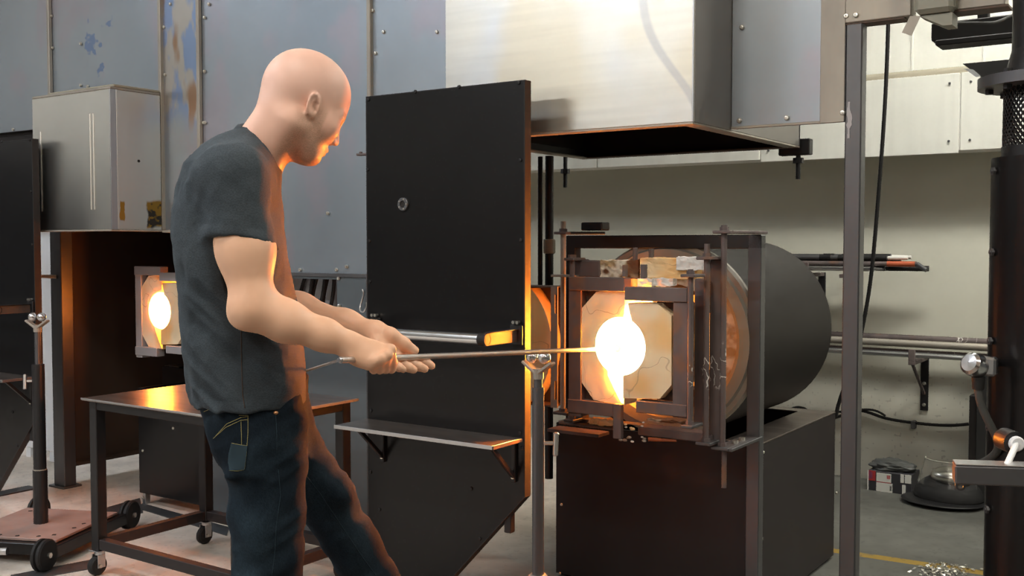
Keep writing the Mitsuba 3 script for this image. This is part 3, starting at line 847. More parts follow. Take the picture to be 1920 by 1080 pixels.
    for xx in (xl_+0.03, xr_-0.03):
        for yy in (3.48, yb-0.05):
            p('pedestal_foot', box(xx-0.02, xx+0.02, yy-0.02, yy+0.02, 0, 0.012, 0.002), 'rubber')
    if not near:
        return k
    for px, py in ((1431, 848), (1428, 1010), (1568, 924), (1413, 858), (1412, 988), (1053, 946), (1050, 1075)):
        yq = 3.44
        if px > 1424:
            yq = xr_/ray(px, py)[0]*ray(px, py)[1]
            q = at(px, py, yq)
            p('screw', screw_mesh([xr_, q[1], q[2]], [1, 0, 0], 0.006), 'zinc', 30)
        else:
            q = at(px, py, yq)
            p('screw', screw_mesh([q[0], 3.44, q[2]], [0, -1, 0], 0.006), 'zinc', 30)
    # portal frame around the drum
    xr0, xr1 = xat(1402, 3.40, 600), xat(1427, 3.40, 600)
    zpt = at(1420, 440, 3.40)[2]
    p('portal_post', box(xr0, xr1, 3.395, 3.438, 0.012, zpt, 0.003), 'raw')
    xq0, xq1 = xat(1062, 3.40, 460), xat(1080, 3.40, 460)
    p('portal_post', box(xq0, xq1, 3.395, 3.438, 0.60, zpt, 0.003), 'black_tube')
    p('portal_beam', box(xq0, xr1, 3.395, 3.438, zpt-0.048, zpt, 0.003), 'black_tube')
    # middle pair of doors: wool slabs and bars behind the inner doors
    Y2 = 3.20
    def slab(pa, pb, y, dep, mat, n, lb=None, b=0.004):
        (x0, z0), (x1, z1) = P2(*pa, y), P2(*pb, y)
        p(n, box(x0, x1, y, y+dep, z0, z1, b), mat, False, lb)

    def lumpy(pa, pb, y, dep, mat, n, lb, seed):
        (x0, z0), (x1, z1) = P2(*pa, y), P2(*pb, y)
        m = box(x0, x1, y, y+dep, z0, z1)
        for _ in range(5):
            m = m.subdivide()
        v = np.array(m.vertices)
        nn = meshkit.fbm(v*45, 3, seed) - 0.5
        v = v + (nn*0.022)[:, None]*np.array([0.5, -1.0, 0.8])
        p(n, trimesh.Trimesh(v, m.faces, process=False), mat, True, lb)
    lumpy((1118, 488), (1196, 522), Y2, 0.07, 'wool', 'insulation_slab', 'orange-brown charred insulation', 1)
    lumpy((1200, 484), (1300, 524), Y2-0.01, 0.07, 'refractory', 'insulation_slab', 'cream insulation with a crumbling edge', 2)
    lumpy((1268, 482), (1326, 506), Y2-0.03, 0.05, 'paint_white', 'insulation_fluff', 'white ceramic fluff', 3)
    slab((1086, 488), (1124, 520), Y2-0.005, 0.05, 'scaled', 'middle_frame_bar')
    slab((1068, 486), (1092, 800), Y2, 0.05, 'scaled', 'middle_frame_bar')
    slab((1302, 522), (1321, 800), Y2-0.05, 0.03, 'scaled', 'middle_frame_bar')
    slab((1331, 486), (1351, 832), Y2-0.02, 0.03, 'scaled', 'middle_frame_bar')
    slab((1090, 786), (1330, 812), Y2, 0.05, 'scaled', 'middle_frame_bar')
    slab((1195, 800), (1335, 832), Y2-0.03, 0.05, 'scaled', 'middle_frame_bar')
    slab((1046, 790), (1158, 808), Y2-0.02, 0.04, 'scaled', 'middle_frame_bar')
    lumpy((1195, 522), (1222, 540), Y2-0.06, 0.04, 'paint_white', 'insulation_fluff', None, 5)
    lumpy((1222, 522), (1262, 538), Y2-0.05, 0.03, 'paint_white', 'insulation_fluff', None, 6)
    lumpy((1105, 784), (1150, 800), Y2-0.03, 0.04, 'refractory', 'insulation_fluff', None, 7)
    lumpy((1212, 786), (1285, 797), Y2-0.07, 0.03, 'wool', 'insulation_fluff', None, 8)
    # small upright lugs on the inner doors
    for (a, b) in (((1149, 757), (1164, 824)), ((1166, 497), (1172, 520)), ((1200, 496), (1209, 522)), ((1186, 464), (1191, 490)), ((1216, 466), (1222, 484))):
        bar(a, b, YD-0.03 if a[1] > 480 else Y2, 0.02, 'scaled', 0.002, 'lug')
    # hinge rods with their plates: two on the left, three on the right
    def rod(px, pt, pb, y, r_, plate_t, plate_b, warm=False):
        a, b = at(px, pt, y), at(px, pb, y)
        p('hinge_rod', cyl([a[0], y, b[2]], [a[0], y, a[2]], r_, n=16), 'scaled' if not warm else 'rusty', 30)
        for q, w in (plate_t, plate_b):
            z = at(px, q, y)[2]
            p('hinge_plate', box(a[0]-w, a[0]+w, y-0.025, y+0.06, z-0.005, z+0.005, 0.002), 'raw' if q > 700 else 'scaled')
            p('hinge_nut', cyl([a[0], y, z+0.005], [a[0], y, z+0.016], r_*1.5, n=6), 'scaled')
    rod(1295, 505, 800, YD-0.03, 0.0085, (517, 0.024), (799, 0.020))
    rod(1326, 457, 832, 3.13, 0.0098, (484, 0.028), (831, 0.026))
    rod(1358, 422, 842, 3.17, 0.0098, (435, 0.03), (840, 0.03))
    z = at(1358, 840, 3.17)[2]
    a = at(1358, 840, 3.17)
    p('hinge_plate', box(a[0]-0.03, a[0]+0.035, 3.15, 3.42, z-0.007, z+0.004, 0.002), 'raw')
    for q in (0.0, 0.06):
        p('hinge_bolt', cyl([a[0]+0.004, 3.25+q, z+0.004], [a[0]+0.004, 3.25+q, z+0.014], 0.011, n=6), 'zinc')
    p('hinge_rod', cyl([a[0], 3.17, z-0.13], [a[0], 3.17, z], 0.0085, n=12), 'scaled', 30)
    zt_ = at(1358, 435, 3.17)[2]
    p('hinge_arm', beam([a[0], 3.17, zt_], [a[0]+0.03, 3.40, zt_], 0.05, 0.010), 'scaled')
    rod(1056, 415, 772, 3.24, 0.0098, (437, 0.026), (774, 0.03), True)
    b_ = at(1056, 437, 3.24)
    p('hinge_arm', beam([b_[0]-0.02, 3.24, b_[2]], [b_[0]+0.10, 3.36, b_[2]], 0.05, 0.010), 'black_tube')
    p('hinge_block', box(b_[0]+0.02, b_[0]+0.11, 3.33, 3.39, b_[2]+0.01, b_[2]+0.04, 0.004), 'black_tube')
    rod(1073, 485, 790, 3.16, 0.0098, (486, 0.02), (788, 0.02))
    b_ = at(1063, 517, 3.2)
    p('hinge_arm', box(b_[0]-0.05, b_[0]+0.05, 3.17, 3.23, b_[2]-0.004, b_[2]+0.004, 0.001), 'rusty')
    b_ = at(1040, 806, 3.3)
    p('hinge_arm', box(b_[0]-0.02, b_[0]+0.20, 3.28, 3.36, b_[2]-0.006, b_[2]+0.006, 0.001), 'scaled')
    # crumbs of insulation lying on the ledge
    rng = random.Random(4)
    for _ in range(16):
        q = at(rng.uniform(1160, 1215), rng.uniform(792, 828), 3.13)
        p('insulation_crumb', ball([q[0], 3.13, q[2]], rng.uniform(0.003, 0.007), 1, (1.4, 1, 0.8)), rng.choice(['refractory', 'rusty', 'paint_white']), True)
    q = at(1238, 825, 3.16)
    p('ember_stick', cyl([q[0]-0.04, 3.15, q[2]], [q[0]+0.05, 3.18, q[2]], 0.007, 0.004, 8), 'orange_paint', 30)
    # outer door leaf standing open to the left
    la, lb_ = at(1034, 537, 3.26), at(1046, 765, 3.26)
    xa_, xb_ = la[0], lb_[0]
    z0, z1 = lb_[2], la[2]
    p('open_leaf_flange', prism_y([(xa_, z0), (xb_, z0), (xb_, z1), (xa_, z1)], 3.255, 3.262, [[(xa_+0.016, z0+0.03), (xa_+0.026, z0+0.03), (xa_+0.026, z0+0.10), (xa_+0.016, z0+0.10)], [(xa_+0.016, z1-0.10), (xa_+0.026, z1-0.10), (xa_+0.026, z1-0.03), (xa_+0.016, z1-0.03)]]), 'rusty', False, 'slotted flange lit orange by the fire')
    p('open_leaf_plate', box(xa_-0.34, xa_+0.006, 3.34, 3.35, z0, z1, 0.001), 'brown')
    p('open_leaf_plate', box(xa_-0.34, xa_+0.006, 3.262, 3.34, z1-0.006, z1, 0.001), 'brown')
    p('open_leaf_plate', box(xa_-0.34, xa_+0.006, 3.262, 3.34, z0, z0+0.006, 0.001), 'brown')
    half = Point(xa_-0.30, (z0+z1)/2).buffer(0.292, 32).intersection(sbox(xa_-0.34, z0+0.01, xa_-0.004, z1-0.01))
    p('open_leaf_refractory', prism_y(list(big(half).exterior.coords), 3.275, 3.34), 'refractory', False, 'curved pale refractory slab of the open leaf')
    # burner pipes behind the open leaf
    for px, r_ in ((1013, 0.010), (1030, 0.017)):
        q = at(px, 400, 3.62)
        p('gas_pipe', cyl([q[0], 3.62, at(px, 897, 3.62)[2]], [q[0], 3.62, 1.66], r_, n=14), 'black_tube', 30)
    q = at(1030, 462, 3.62)
    p('pipe_coupling', cyl([q[0], 3.62, q[2]-0.03], [q[0], 3.62, q[2]+0.03], 0.025, n=14, bev=0.004), 'cream_pipe', 30)
    return k


furnace('large round furnace with its glowing mouth open, on a black pedestal beneath the big hood', (0, 0, 0), True)
m2 = at_d(301, 583, 5.37)
furnace('farther furnace glowing behind the man, inside a dark brown enclosure', (m2[0]-FX, m2[1]-YD, m2[2]-FZ), False)
# black front cabinet of the far station
k = thing('floor_cabinet', 'black steel cabinet front low down behind the work table', 'cabinet')
zg = at(270, 770, 3.25)[2]
part(k, 'front_panel', box(xpl, xG+0.02, 3.215, 3.227, 0.06, zg+0.12, 0.002), mt('black'))
part(k, 'side_panel', box(xpl, xpl+0.01, 3.23, 3.60, 0.06, zg+0.12, 0.002), mt('black'))
for xx in (xpl+0.015, xG-0.02):
    part(k, 'leg', box(xx-0.012, xx+0.012, 3.23, 3.26, 0, 0.08, 0.002), mt('steel'))
for px, py in ((268, 845), (325, 803), (268, 933)):
    c = at(px, py, 3.215)
    part(k, 'screw', screw_mesh([c[0], 3.2148, c[2]], [0, -1, 0], 0.007), mt('zinc'), 30)

# ================================================================== pipe stands with roller yokes on wheeled bases
def yoke_stand(label, x, y, ztop, rot, low_sleeve, near):
    k = thing('pipe_stand', label, 'pipe stand')
    c, s = math.cos(rot), math.sin(rot)
    Mx = np.array([[c, -s, 0, x], [s, c, 0, y], [0, 0, 1, 0], [0, 0, 0, 1.0]])

    def p(n, m, mat, sm=False, lb=None):
        m = m.copy()
        m.apply_transform(Mx)
        part(k, n, m, mt(mat), sm, lb)
    p('upper_pole', cyl([0, 0, 0.5], [0, 0, ztop-0.035], 0.0125, n=20), 'raw', 30)
    if near:
        p('pole', pipe([0, 0, 0.30], [0, 0, ztop-0.085], 0.0175, 0.013), 'raw', 30)
        p('pole_collar', cyl([0, 0, 0.285], [0, 0, 0.325], 0.0285, n=22, bev=0.005), 'rusty', 30)
        p('lower_pole', cyl([0, 0, 0.10], [0, 0, 0.29], 0.026, n=22), 'black_tube', 30)
        zk = 0.715
    else:
        p('pole', pipe([0, 0, 0.33], [0, 0, low_sleeve], 0.026, 0.013), 'black_tube', 30)
        p('pole_collar', cyl([0, 0, 0.325], [0, 0, 0.335], 0.028, n=22), 'rusty', 30)
        p('lower_pole', cyl([0, 0, 0.10], [0, 0, 0.33], 0.0295, n=22), 'black_tube', 30)
        zk = low_sleeve-0.07
    # clamp screw with T handle
    dx = np.array([0.82, 0.57, 0]) if near else np.array([-0.82, -0.57, 0])
    p0 = np.array([0, 0, zk])
    p('clamp_screw', cyl(p0+dx*0.012, p0+dx*0.05, 0.006, n=10), 'chrome', 30)
    up = np.array([0.05, 0, 1.0]) if near else np.array([-0.12, 0.2, 0.9])
    p('clamp_handle', cyl(p0+dx*0.052-up*0.038, p0+dx*0.052+up*0.032, 0.0085, n=14, bev=0.003), 'chrome', 30)
    # yoke: V of two arms across the pipe with two steel rollers
    for sgn in (-1, 1):
        p('yoke_arm', beam([0, 0, ztop-0.045], [0.050*sgn, 0, ztop-0.010], 0.03, 0.009, 0.002), 'rusty')
        p('roller', ball([0.021*sgn, 0, ztop+0.004], 0.019, 3), 'chrome', True)
        p('roller_pin', cyl([0.021*sgn, -0.022, ztop+0.004], [0.021*sgn, 0.022, ztop+0.004], 0.005, n=8), 'zinc', 30)
    p('yoke_hub', cyl([0, 0, ztop-0.06], [0, 0, ztop-0.03], 0.016, n=18), 'rusty', 30)
    # wheeled base
    w = 0.225
    p('base_plate', box(-w, w, -w, w, 0.088, 0.10, 0.002), 'plate', False, 'rust-red drilled base plate')
    rg = [(-0.17, -0.17), (-0.12, -0.19), (0.17, -0.16), (0.12, -0.19), (0.17, 0.17), (-0.17, 0.17), (0.19, 0.02), (0.19, -0.05), (-0.05, -0.2), (0.03, -0.2)]
    for a, b in rg:
        p('bolt_hole', cyl([a, b, 0.0985], [a, b, 0.1008], 0.009, n=10), 'soot_and_reflection')
    for sx_ in (-1, 1):
        p('side_rail', box(sx_*(w+0.005)-0.02, sx_*(w+0.005)+0.02, -w-0.06, w+0.06, 0.035, 0.085, 0.003), 'black')
        for sy_ in (-1, 1):
            cx, cy = sx_*(w+0.005), sy_*(w+0.09)
            p('wheel_fork', box(cx-0.02, cx-0.012, cy-0.06*sy_-0.04, cy+0.02, 0.04, 0.08, 0.002), 'black_tube')
            p('wheel_fork', box(cx+0.012, cx+0.020, cy-0.06, cy+0.03, 0.04, 0.08, 0.002), 'black_tube')
            p('wheel', lathe([(0.012, -0.022), (0.058, -0.022), (0.064, -0.016), (0.064, -0.006), (0.055, -0.002), (0.055, 0.002), (0.064, 0.006), (0.064, 0.016), (0.058, 0.022), (0.012, 0.022)], [cx-0.035*sx_ if False else cx, cy, 0.0645], [1, 0, 0], 28), 'rubber', 30)
            p('axle_bolt', cyl([cx-0.03, cy, 0.0645], [cx+0.03, cy, 0.0645], 0.012, n=6), 'zinc')
    p('cross_rail', box(-w, w, -w-0.03, -w+0.02, 0.04, 0.087, 0.003), 'black')
    p('foot_bar', cyl([-w-0.02, -w-0.17, 0.075], [w-0.15, -w-0.10, 0.075], 0.016, n=16), 'chrome', 30)
    return k


b1 = at_d(1009, 900, 3.05)
yoke_stand('near pipe stand whose rollers carry the blowpipe in front of the furnace', b1[0], b1[1], 0.965, 0.0, 0, True)
b2 = at_d(77, 985, 4.456)
yoke_stand('far pipe stand on a wheeled base at the left, beside the cut-off heat shield', b2[0], b2[1], 0.985, 0.42, at_d(77, 683, 4.456)[2], False)

# ================================================================== work table on castors
k = thing('work_table', 'low steel work table on castors with a bright glow reflected in its top', 'table')
ta, tb = at_z(152, 746, 0.70), at_z(672, 747, 0.70)
tx0, ty0, tx1, ty1 = ta[0], ta[1], tb[0], tb[1]
part(k, 'tabletop', box(tx0, tx1, ty0, ty1, 0.690, 0.70, 0.002), mt('table'))
part(k, 'top_edge', box(tx0, tx1, ty0-0.003, ty0+0.001, 0.693, 0.701, 0.001), mt('steel'))
part(k, 'top_edge', box(tx1-0.001, tx1+0.003, ty0, ty1, 0.690, 0.701, 0.001), mt('rusty'))
lx = (tx0+0.045, tx1-0.045)
ly = (ty0+0.04, ty1-0.04)
for x in lx:
    for y in ly:
        part(k, 'leg', box(x-0.022, x+0.022, y-0.022, y+0.022, 0.10, 0.69, 0.003), mt('black_tube'))
for y in ly:
    part(k, 'apron', box(lx[0], lx[1], y-0.018, y+0.018, 0.655, 0.69, 0.002), mt('black_tube'))
    part(k, 'lower_rail', box(lx[0]+0.022, lx[1]-0.022, y-0.018, y+0.018, 0.105, 0.145, 0.002), mt('cabinet_black'))
for x in lx:
    part(k, 'apron', box(x-0.018, x+0.018, ly[0], ly[1], 0.655, 0.69, 0.002), mt('black_tube'))
    part(k, 'lower_rail', box(x-0.018, x+0.018, ly[0]+0.022, ly[1]-0.022, 0.105, 0.145, 0.002), mt('cabinet_black'))
for x in lx:
    for y in ly:
        c = part(k, 'castor', cat(box(x-0.03, x+0.03, y-0.03, y+0.03, 0.095, 0.10, 0.001), cyl([x, y, 0.08], [x, y, 0.095], 0.02, n=14), box(x-0.020, x-0.016, y-0.022, y+0.012, 0.03, 0.082, 0.001), box(x+0.016, x+0.020, y-0.022, y+0.012, 0.03, 0.082, 0.001)), mt('steel'))
        scene[c+'__wheel'] = mikit.ply(lathe([(0.008, -0.014), (0.032, -0.014), (0.038, -0.008), (0.038, 0.008), (0.032, 0.014), (0.008, 0.014)], [x, y-0.012, 0.038], [1, 0, 0], 24), mt('rubber'), 30)
        scene[c+'__axle'] = mikit.ply(cyl([x-0.025, y-0.012, 0.038], [x+0.025, y-0.012, 0.038], 0.007, n=8), mt('zinc'))

# ================================================================== rods on the back wall
def bracket(px, ptop, pbot, pxarm, z_arm, label):
    k = thing('wall_bracket', label, 'bracket')
    a = at(px, ptop, YB-0.02)
    b = at(px, pbot, YB-0.02)
    part(k, 'upright', box(a[0]-0.02, a[0]+0.02, YB-0.012, YB, b[2], z_arm, 0.002), mt('black_tube'))
    part(k, 'arm', box(a[0]-0.016, a[0]+0.016, YB-0.30, YB-0.012, z_arm-0.02, z_arm, 0.002), mt('scaled'))
    part(k, 'end_stop', box(a[0]-0.016, a[0]+0.016, YB-0.30, YB-0.28, z_arm, z_arm+0.06, 0.002), mt('scaled'))
    part(k, 'brace', beam([a[0], YB-0.012, b[2]+0.09], [a[0], YB-0.27, z_arm-0.02], 0.014, 0.014), mt('scaled'))
    for z in (b[2]+0.03, (b[2]+z_arm)/2):
        part(k, 'bolt', screw_mesh([a[0], YB-0.012, z], [0, -1, 0], 0.01), mt('zinc'), 30)
    return k


zu = at(1600, 508, 5.630)[2]
bracket(1540, 512, 602, 1490, zu-0.016, 'wall bracket under the upper rack of rods')
q = at(1690, 520, YB-0.02)
k = thing('wall_bracket', 'second bracket under the upper rack of rods, hidden in their shade', 'bracket')
part(k, 'arm', box(q[0]-0.25, q[0]-0.22, YB-0.30, YB, zu-0.036, zu-0.016, 0.002), mt('scaled'))
xr = lambda px, y, z: at(px, 500, y)[0]    # noqa: E731
rods = [(5.590, 0.0, 0.013, 1455, 1640, 'steel', 'bright steel rod, front one on the upper rack'),
        (5.625, 0.0, 0.013, 1440, 1642, 'steel', 'bright steel rod, second from the front on the upper rack'),
        (5.660, 0.0, 0.013, 1440, 1640, 'chrome', 'bright steel rod, third from the front on the upper rack'),
        (5.695, 0.0, 0.014, 1430, 1660, 'black_tube', 'dark rod towards the wall on the upper rack'),
        (5.730, 0.0, 0.015, 1430, 1742, 'black_tube', 'long black rod whose end sticks out furthest on the upper rack'),
        (5.610, 0.027, 0.013, 1470, 1720, 'scaled', 'brown rod lying on the front rods of the upper rack'),
        (5.650, 0.027, 0.014, 1480, 1700, 'rubber', 'black-sleeved rod resting in the second layer of the upper rack'),
        (5.690, 0.029, 0.015, 1440, 1690, 'rubber', 'thick black-sleeved rod near the wall in the second layer of the upper rack'),
        (5.630, 0.056, 0.014, 1420, 1665, 'raw', 'grey tube in the third layer of the upper rack'),
        (5.675, 0.058, 0.016, 1420, 1672, 'raw', 'grey tube with a black collar on top of the upper rack')]
for y, dz, r, pa, pb, m, lb in rods:
    k = thing('rack_rod', lb, 'rod', 'rods on the upper wall rack')
    z = zu+r+dz
    a, b = at(pa, 490, y)[0]-0.35, at(pb, 490, y)[0]
    part(k, 'shaft', cyl([a, y, z], [b, y, z], r, n=14, bev=0.003), mt(m), 30)
    if dz > 0.05:
        part(k, 'collar', cyl([b-0.36, y, z], [b-0.30, y, z], r*1.15, n=14), mt('black_tube'), 30)
        part(k, 'sleeve', cyl([b-0.26, y, z], [b-0.005, y, z], r*1.12, n=14), mt('rubber'), 30)
        part(k, 'tip', cyl([b-0.005, y, z], [b+0.10, y, z], r*0.8, r*0.6, 12), mt('carton_white'), 30)
    elif m == 'scaled':
        part(k, 'tape', cyl([b-0.15, y, z], [b-0.01, y, z], r*1.12, n=14), mt('red_tape'), 30)
        part(k, 'hook', cyl([b, y, z], [b+0.05, y-0.02, z-0.03], r*0.9, n=12), mt('raw'), 30)
    elif m == 'rubber':
        part(k, 'tip', cyl([b, y, z], [b+0.05, y, z], r*0.6, n=12), mt('zinc'), 30)
    elif m in ('steel', 'chrome'):
        part(k, 'mouthpiece', cyl([b, y, z], [b+0.04, y, z], r*0.7, r*0.45, 12), mt('chrome'), 30)
    else:
        part(k, 'end_face', cyl([b, y, z], [b+0.003, y, z], r*0.7, n=12), mt('chrome'), 30)
zl = at(1700, 668, 5.630)[2]
bracket(1733, 680, 770, 1700, zl-0.016, 'wall bracket under the lower rack of long pipes')
bracket(1905, 680, 770, 1880, zl-0.016, 'wall bracket under the lower rack, behind the black column')
for y, dz, r, pa, pb, m, lb in ((5.580, 0.0, 0.012, 1525, 1815, 'steel', 'thin bright pipe at the front of the lower rack'),
                                (5.630, 0.0, 0.012, 1525, 1850, 'raw', 'grey pipe second on the lower rack'),
                                (5.675, 0.0, 0.016, 1525, 1900, 'scaled', 'dark pipe third on the lower rack'),
                                (5.660, 0.045, 0.019, 1525, 1930, 'rusty', 'rusty thick pipe on top of the lower rack'),
                                (5.750, 0.06, 0.021, 1525, 1930, 'scaled', 'dark thick pipe against the wall on the lower rack')):
    z = zl+r+dz
    solo('rack_pipe', cyl([at(pa, 660, y)[0]-0.4, y, z], [at(pb, 660, y)[0], y, z], r, n=14, bev=0.003), mt(m), lb, 'pipe', 30, 'pipes on the lower wall rack')
# wall cables
pts = [at(p[0], p[1], 5.830) for p in ((1480, 772), (1500, 768), (1540, 785), (1570, 782), (1612, 770), (1650, 781), (1700, 791), (1760, 797), (1816, 795))]
solo('wall_cable', wire(pts, 0.008, 8), mt('rubber'), 'black cable sagging along the back wall beneath the lower rack', 'cable', 30)
pts = [at(p[0], p[1], 5.820) for p in ((1470, 778), (1490, 764), (1515, 770), (1530, 784), (1550, 776), (1585, 772), (1620, 768), (1660, 780))]
solo('wall_cable', wire(pts, 0.006, 8), mt('rubber'), 'looped thin black cable on the wall behind the round furnace', 'cable', 30)
pts = [at(1545, 785, 3.95), at(1560, 784, 3.97), at(1575, 783, 4.0)]
k = thing('cable_clip', 'small clip holding the cable on the back wall', 'clip')
c = at(1713, 793, 5.830)
part(k, 'body', box(c[0]-0.012, c[0]+0.012, 5.815, YB, c[2]-0.03, c[2]+0.012, 0.003), mt('raw'))

# ================================================================== things by the back wall
k = thing('switch_cabinet', 'dark cabinet against the back wall behind the black column', 'cabinet')
c0 = at(1816, 742, 5.530)
c1 = at(1832, 690, 5.530)
part(k, 'flank', box(c0[0], c1[0], 5.550, YB, 0.03, c0[2], 0.004), mt('drum'))
part(k, 'body', box(c1[0], c1[0]+0.6, 5.530, YB, 0.02, c1[2]+0.03, 0.004), mt('rubber'))
part(k, 'plinth', box(c1[0]+0.02, c1[0]+0.58, 5.570, YB, 0, 0.02), mt('rubber'))
k = thing('carton', 'flat printed carton in white, black and red on the floor by the back wall', 'carton')
ca, cb = at_z(1626, 918, 0), at_z(1708, 929, 0)
dirx = (cb-ca)/np.linalg.norm(cb-ca)
nrm = np.array([-dirx[1], dirx[0], 0])


def cbox(u0, u1, v0, v1, z0, z1, mat, n, b=0.001):
    m = box(u0, u1, v0, v1, z0, z1, b)
    Mx = np.eye(4)
    Mx[:3, 0], Mx[:3, 1], Mx[:3, 3] = dirx, nrm, ca
    m.apply_transform(Mx)
    part(k, n, m, mt(mat))


Lc = np.linalg.norm(cb-ca)
hc_ = 0.105
cbox(0, Lc, 0, 0.17, 0, hc_, 'carton_black', 'body', 0.003)
for u0, u1, z0, z1, m in ((0, 0.03, 0.0, hc_, 'carton_white'), (0.03, 0.19, 0.052, hc_, 'carton_red'), (0.04, 0.12, 0.062, 0.10, 'carton_blue'), (0.21, 0.55, 0.052, 0.098, 'carton_white'), (0.45, 0.53, 0.07, 0.09, 'carton_red'), (0.21, 0.58, 0.0, 0.048, 'carton_white'),
                          (0.21, 0.55, 0.049, 0.052, 'carton_red'), (0.52, 0.56, 0.01, 0.035, 'carton_black'), (0.76, 0.84, 0.06, hc_, 'carton_white'), (0.86, 1.0, 0.06, hc_, 'carton_white'), (0.80, 0.88, 0, 0.05, 'carton_white')):
    cbox(u0*Lc, u1*Lc, -0.0015, 0.001, z0, z1, m, 'printed_label', 0)
k = thing('glove', 'crumpled dark work gloves lying on the printed carton', 'gloves')
g = ball([0, 0, 0], 1, 4)
v = np.array(g.vertices)
v = v*(1+0.5*(meshkit.fbm(v*2.2+5, 3, 3)-0.5))[:, None]*[0.115, 0.07, 0.042]
v = v[:, 0:1]*dirx+v[:, 1:2]*nrm+v[:, 2:3]*np.array([0, 0, 1.0])
v[:, 2] = np.maximum(v[:, 2], -0.018)
part(k, 'body', trimesh.Trimesh(v+ca+dirx*Lc*0.48+nrm*0.085+[0, 0, hc_+0.019], g.faces, process=False), mt('hose'), True)
k = thing('face_shield', 'black helmet with a clear face shield on the floor beside the carton', 'face shield')
fc = at_z(1778, 936, 0)+np.array([0.0, -0.12, 0])
g = trimesh.creation.icosphere(4, 1.0)
v = np.array(g.vertices)*[0.165, 0.135, 0.115]
v[:, 2] = np.where(v[:, 2] < 0, v[:, 2]*0.25, v[:, 2])
part(k, 'shell', trimesh.Trimesh(v+fc+[0.02, 0.02, 0.036], g.faces, process=False), mt('rubber'), True)
part(k, 'brim', moved(trimesh.Trimesh(np.array(g.vertices)*[0.20, 0.165, 0.018], g.faces, process=False), fc+[0.0, 0.0, 0.020]), mt('black_tube'), True)
part(k, 'head_band', trimesh.Trimesh(np.array(g.vertices)*[0.10, 0.085, 0.05]+fc+[0.04, 0.0, 0.145], g.faces, process=False), mt('zinc'), True, 'silvery inner cap')
vis = []
for i in range(13):
    q = math.pi*(1.0+1.0*i/12)
    for z, rr in ((0.10, 0.155), (0.225, 0.12)):
        vis.append(fc+[0.03+rr*math.cos(q), 0.02+rr*0.8*math.sin(q), z])
f = [[2*i, 2*i+2, 2*i+1] for i in range(12)]+[[2*i+1, 2*i+2, 2*i+3] for i in range(12)]
part(k, 'visor', trimesh.Trimesh(vis, f, process=False), mt('clear'), True, 'clear visor')
part(k, 'visor_rim', wire(vis[1::2], 0.0035, 6, 2), mt('grey_plastic'), 30)
part(k, 'visor_rim', wire([vis[0], vis[1]], 0.0035, 6, 1), mt('grey_plastic'), 30)

# ================================================================== black column at the right edge and the bench arm before it
k = thing('burner_column', 'thick black column with a flange and perforated guard at the right edge', 'column')
rc = 0.13
dcol = ray(1876, 700)
tcol = 2.70
e = at_d(1876, 700, tcol)
cx, cy = (e + R*rc*1.02 + Fh*0.055)[:2]
z1 = at_d(1900, 292, tcol)[2]
zf = at_d(1890, 150, tcol)[2]
part(k, 'tube', cyl([cx, cy, 0.02], [cx, cy, z1], rc, n=56), mt('black'), 30)
part(k, 'foot_flange', cyl([cx, cy, 0], [cx, cy, 0.02], rc+0.05, n=40, bev=0.004), mt('black_tube'), 30)
part(k, 'inner_core', cyl([cx, cy, z1], [cx, cy, zf], 0.028, n=16), mt('black_tube'), 30)
rp = rc-0.028
strips = []
for s_ in (-1, 1):
    for i in range(44):
        a0 = i*2*math.pi/44
        pts = [[cx+rp*math.cos(a0+s_*q*1.5), cy+rp*math.sin(a0+s_*q*1.5), z1+(zf-z1)*q] for q in np.linspace(0, 1, 9)]
        strips.append(wire(pts, 0.0024, 4, 1))
part(k, 'perforated_guard', cat(*strips), mt('black_tube'), stuff=True)
part(k, 'guard_ring', pipe([cx, cy, z1-0.01], [cx, cy, z1+0.03], rp+0.004, rp-0.004, 40), mt('black_tube'), 30)
part(k, 'top_flange', lathe([(0.085, 0), (rp+0.065, 0), (rp+0.065, 0.028), (0.085, 0.028)], [cx, cy, zf-0.01], [0, 0, 1], 56), mt('raw'), 30)
for i in range(8):
    a0 = 2*math.pi*i/8+0.2
    part(k, 'flange_bolt', cyl([cx+(rp+0.035)*math.cos(a0), cy+(rp+0.035)*math.sin(a0), zf-0.022], [cx+(rp+0.035)*math.cos(a0), cy+(rp+0.035)*math.sin(a0), zf+0.03], 0.011, n=6), mt('black_tube'))
part(k, 'upper_tube', cyl([cx, cy, zf+0.018], [cx, cy, zf+0.09], 0.105, 0.085, 40), mt('black_tube'), 30)
part(k, 'flue', cyl([cx, cy, zf+0.08], [cx, cy, ZC], 0.085, n=40), mt('black_tube'), 30)
for py in (318, 473, 643, 808, 965):
    q = at_d(1880, py, tcol)
    o = np.array([cx, cy, q[2]])
    part(k, 'side_bolt', cat(cyl(o-R*(rc-0.004), o-R*(rc+0.013), 0.005, n=8), cyl(o-R*(rc+0.004), o-R*(rc+0.010), 0.011, n=6)), mt('raw'))
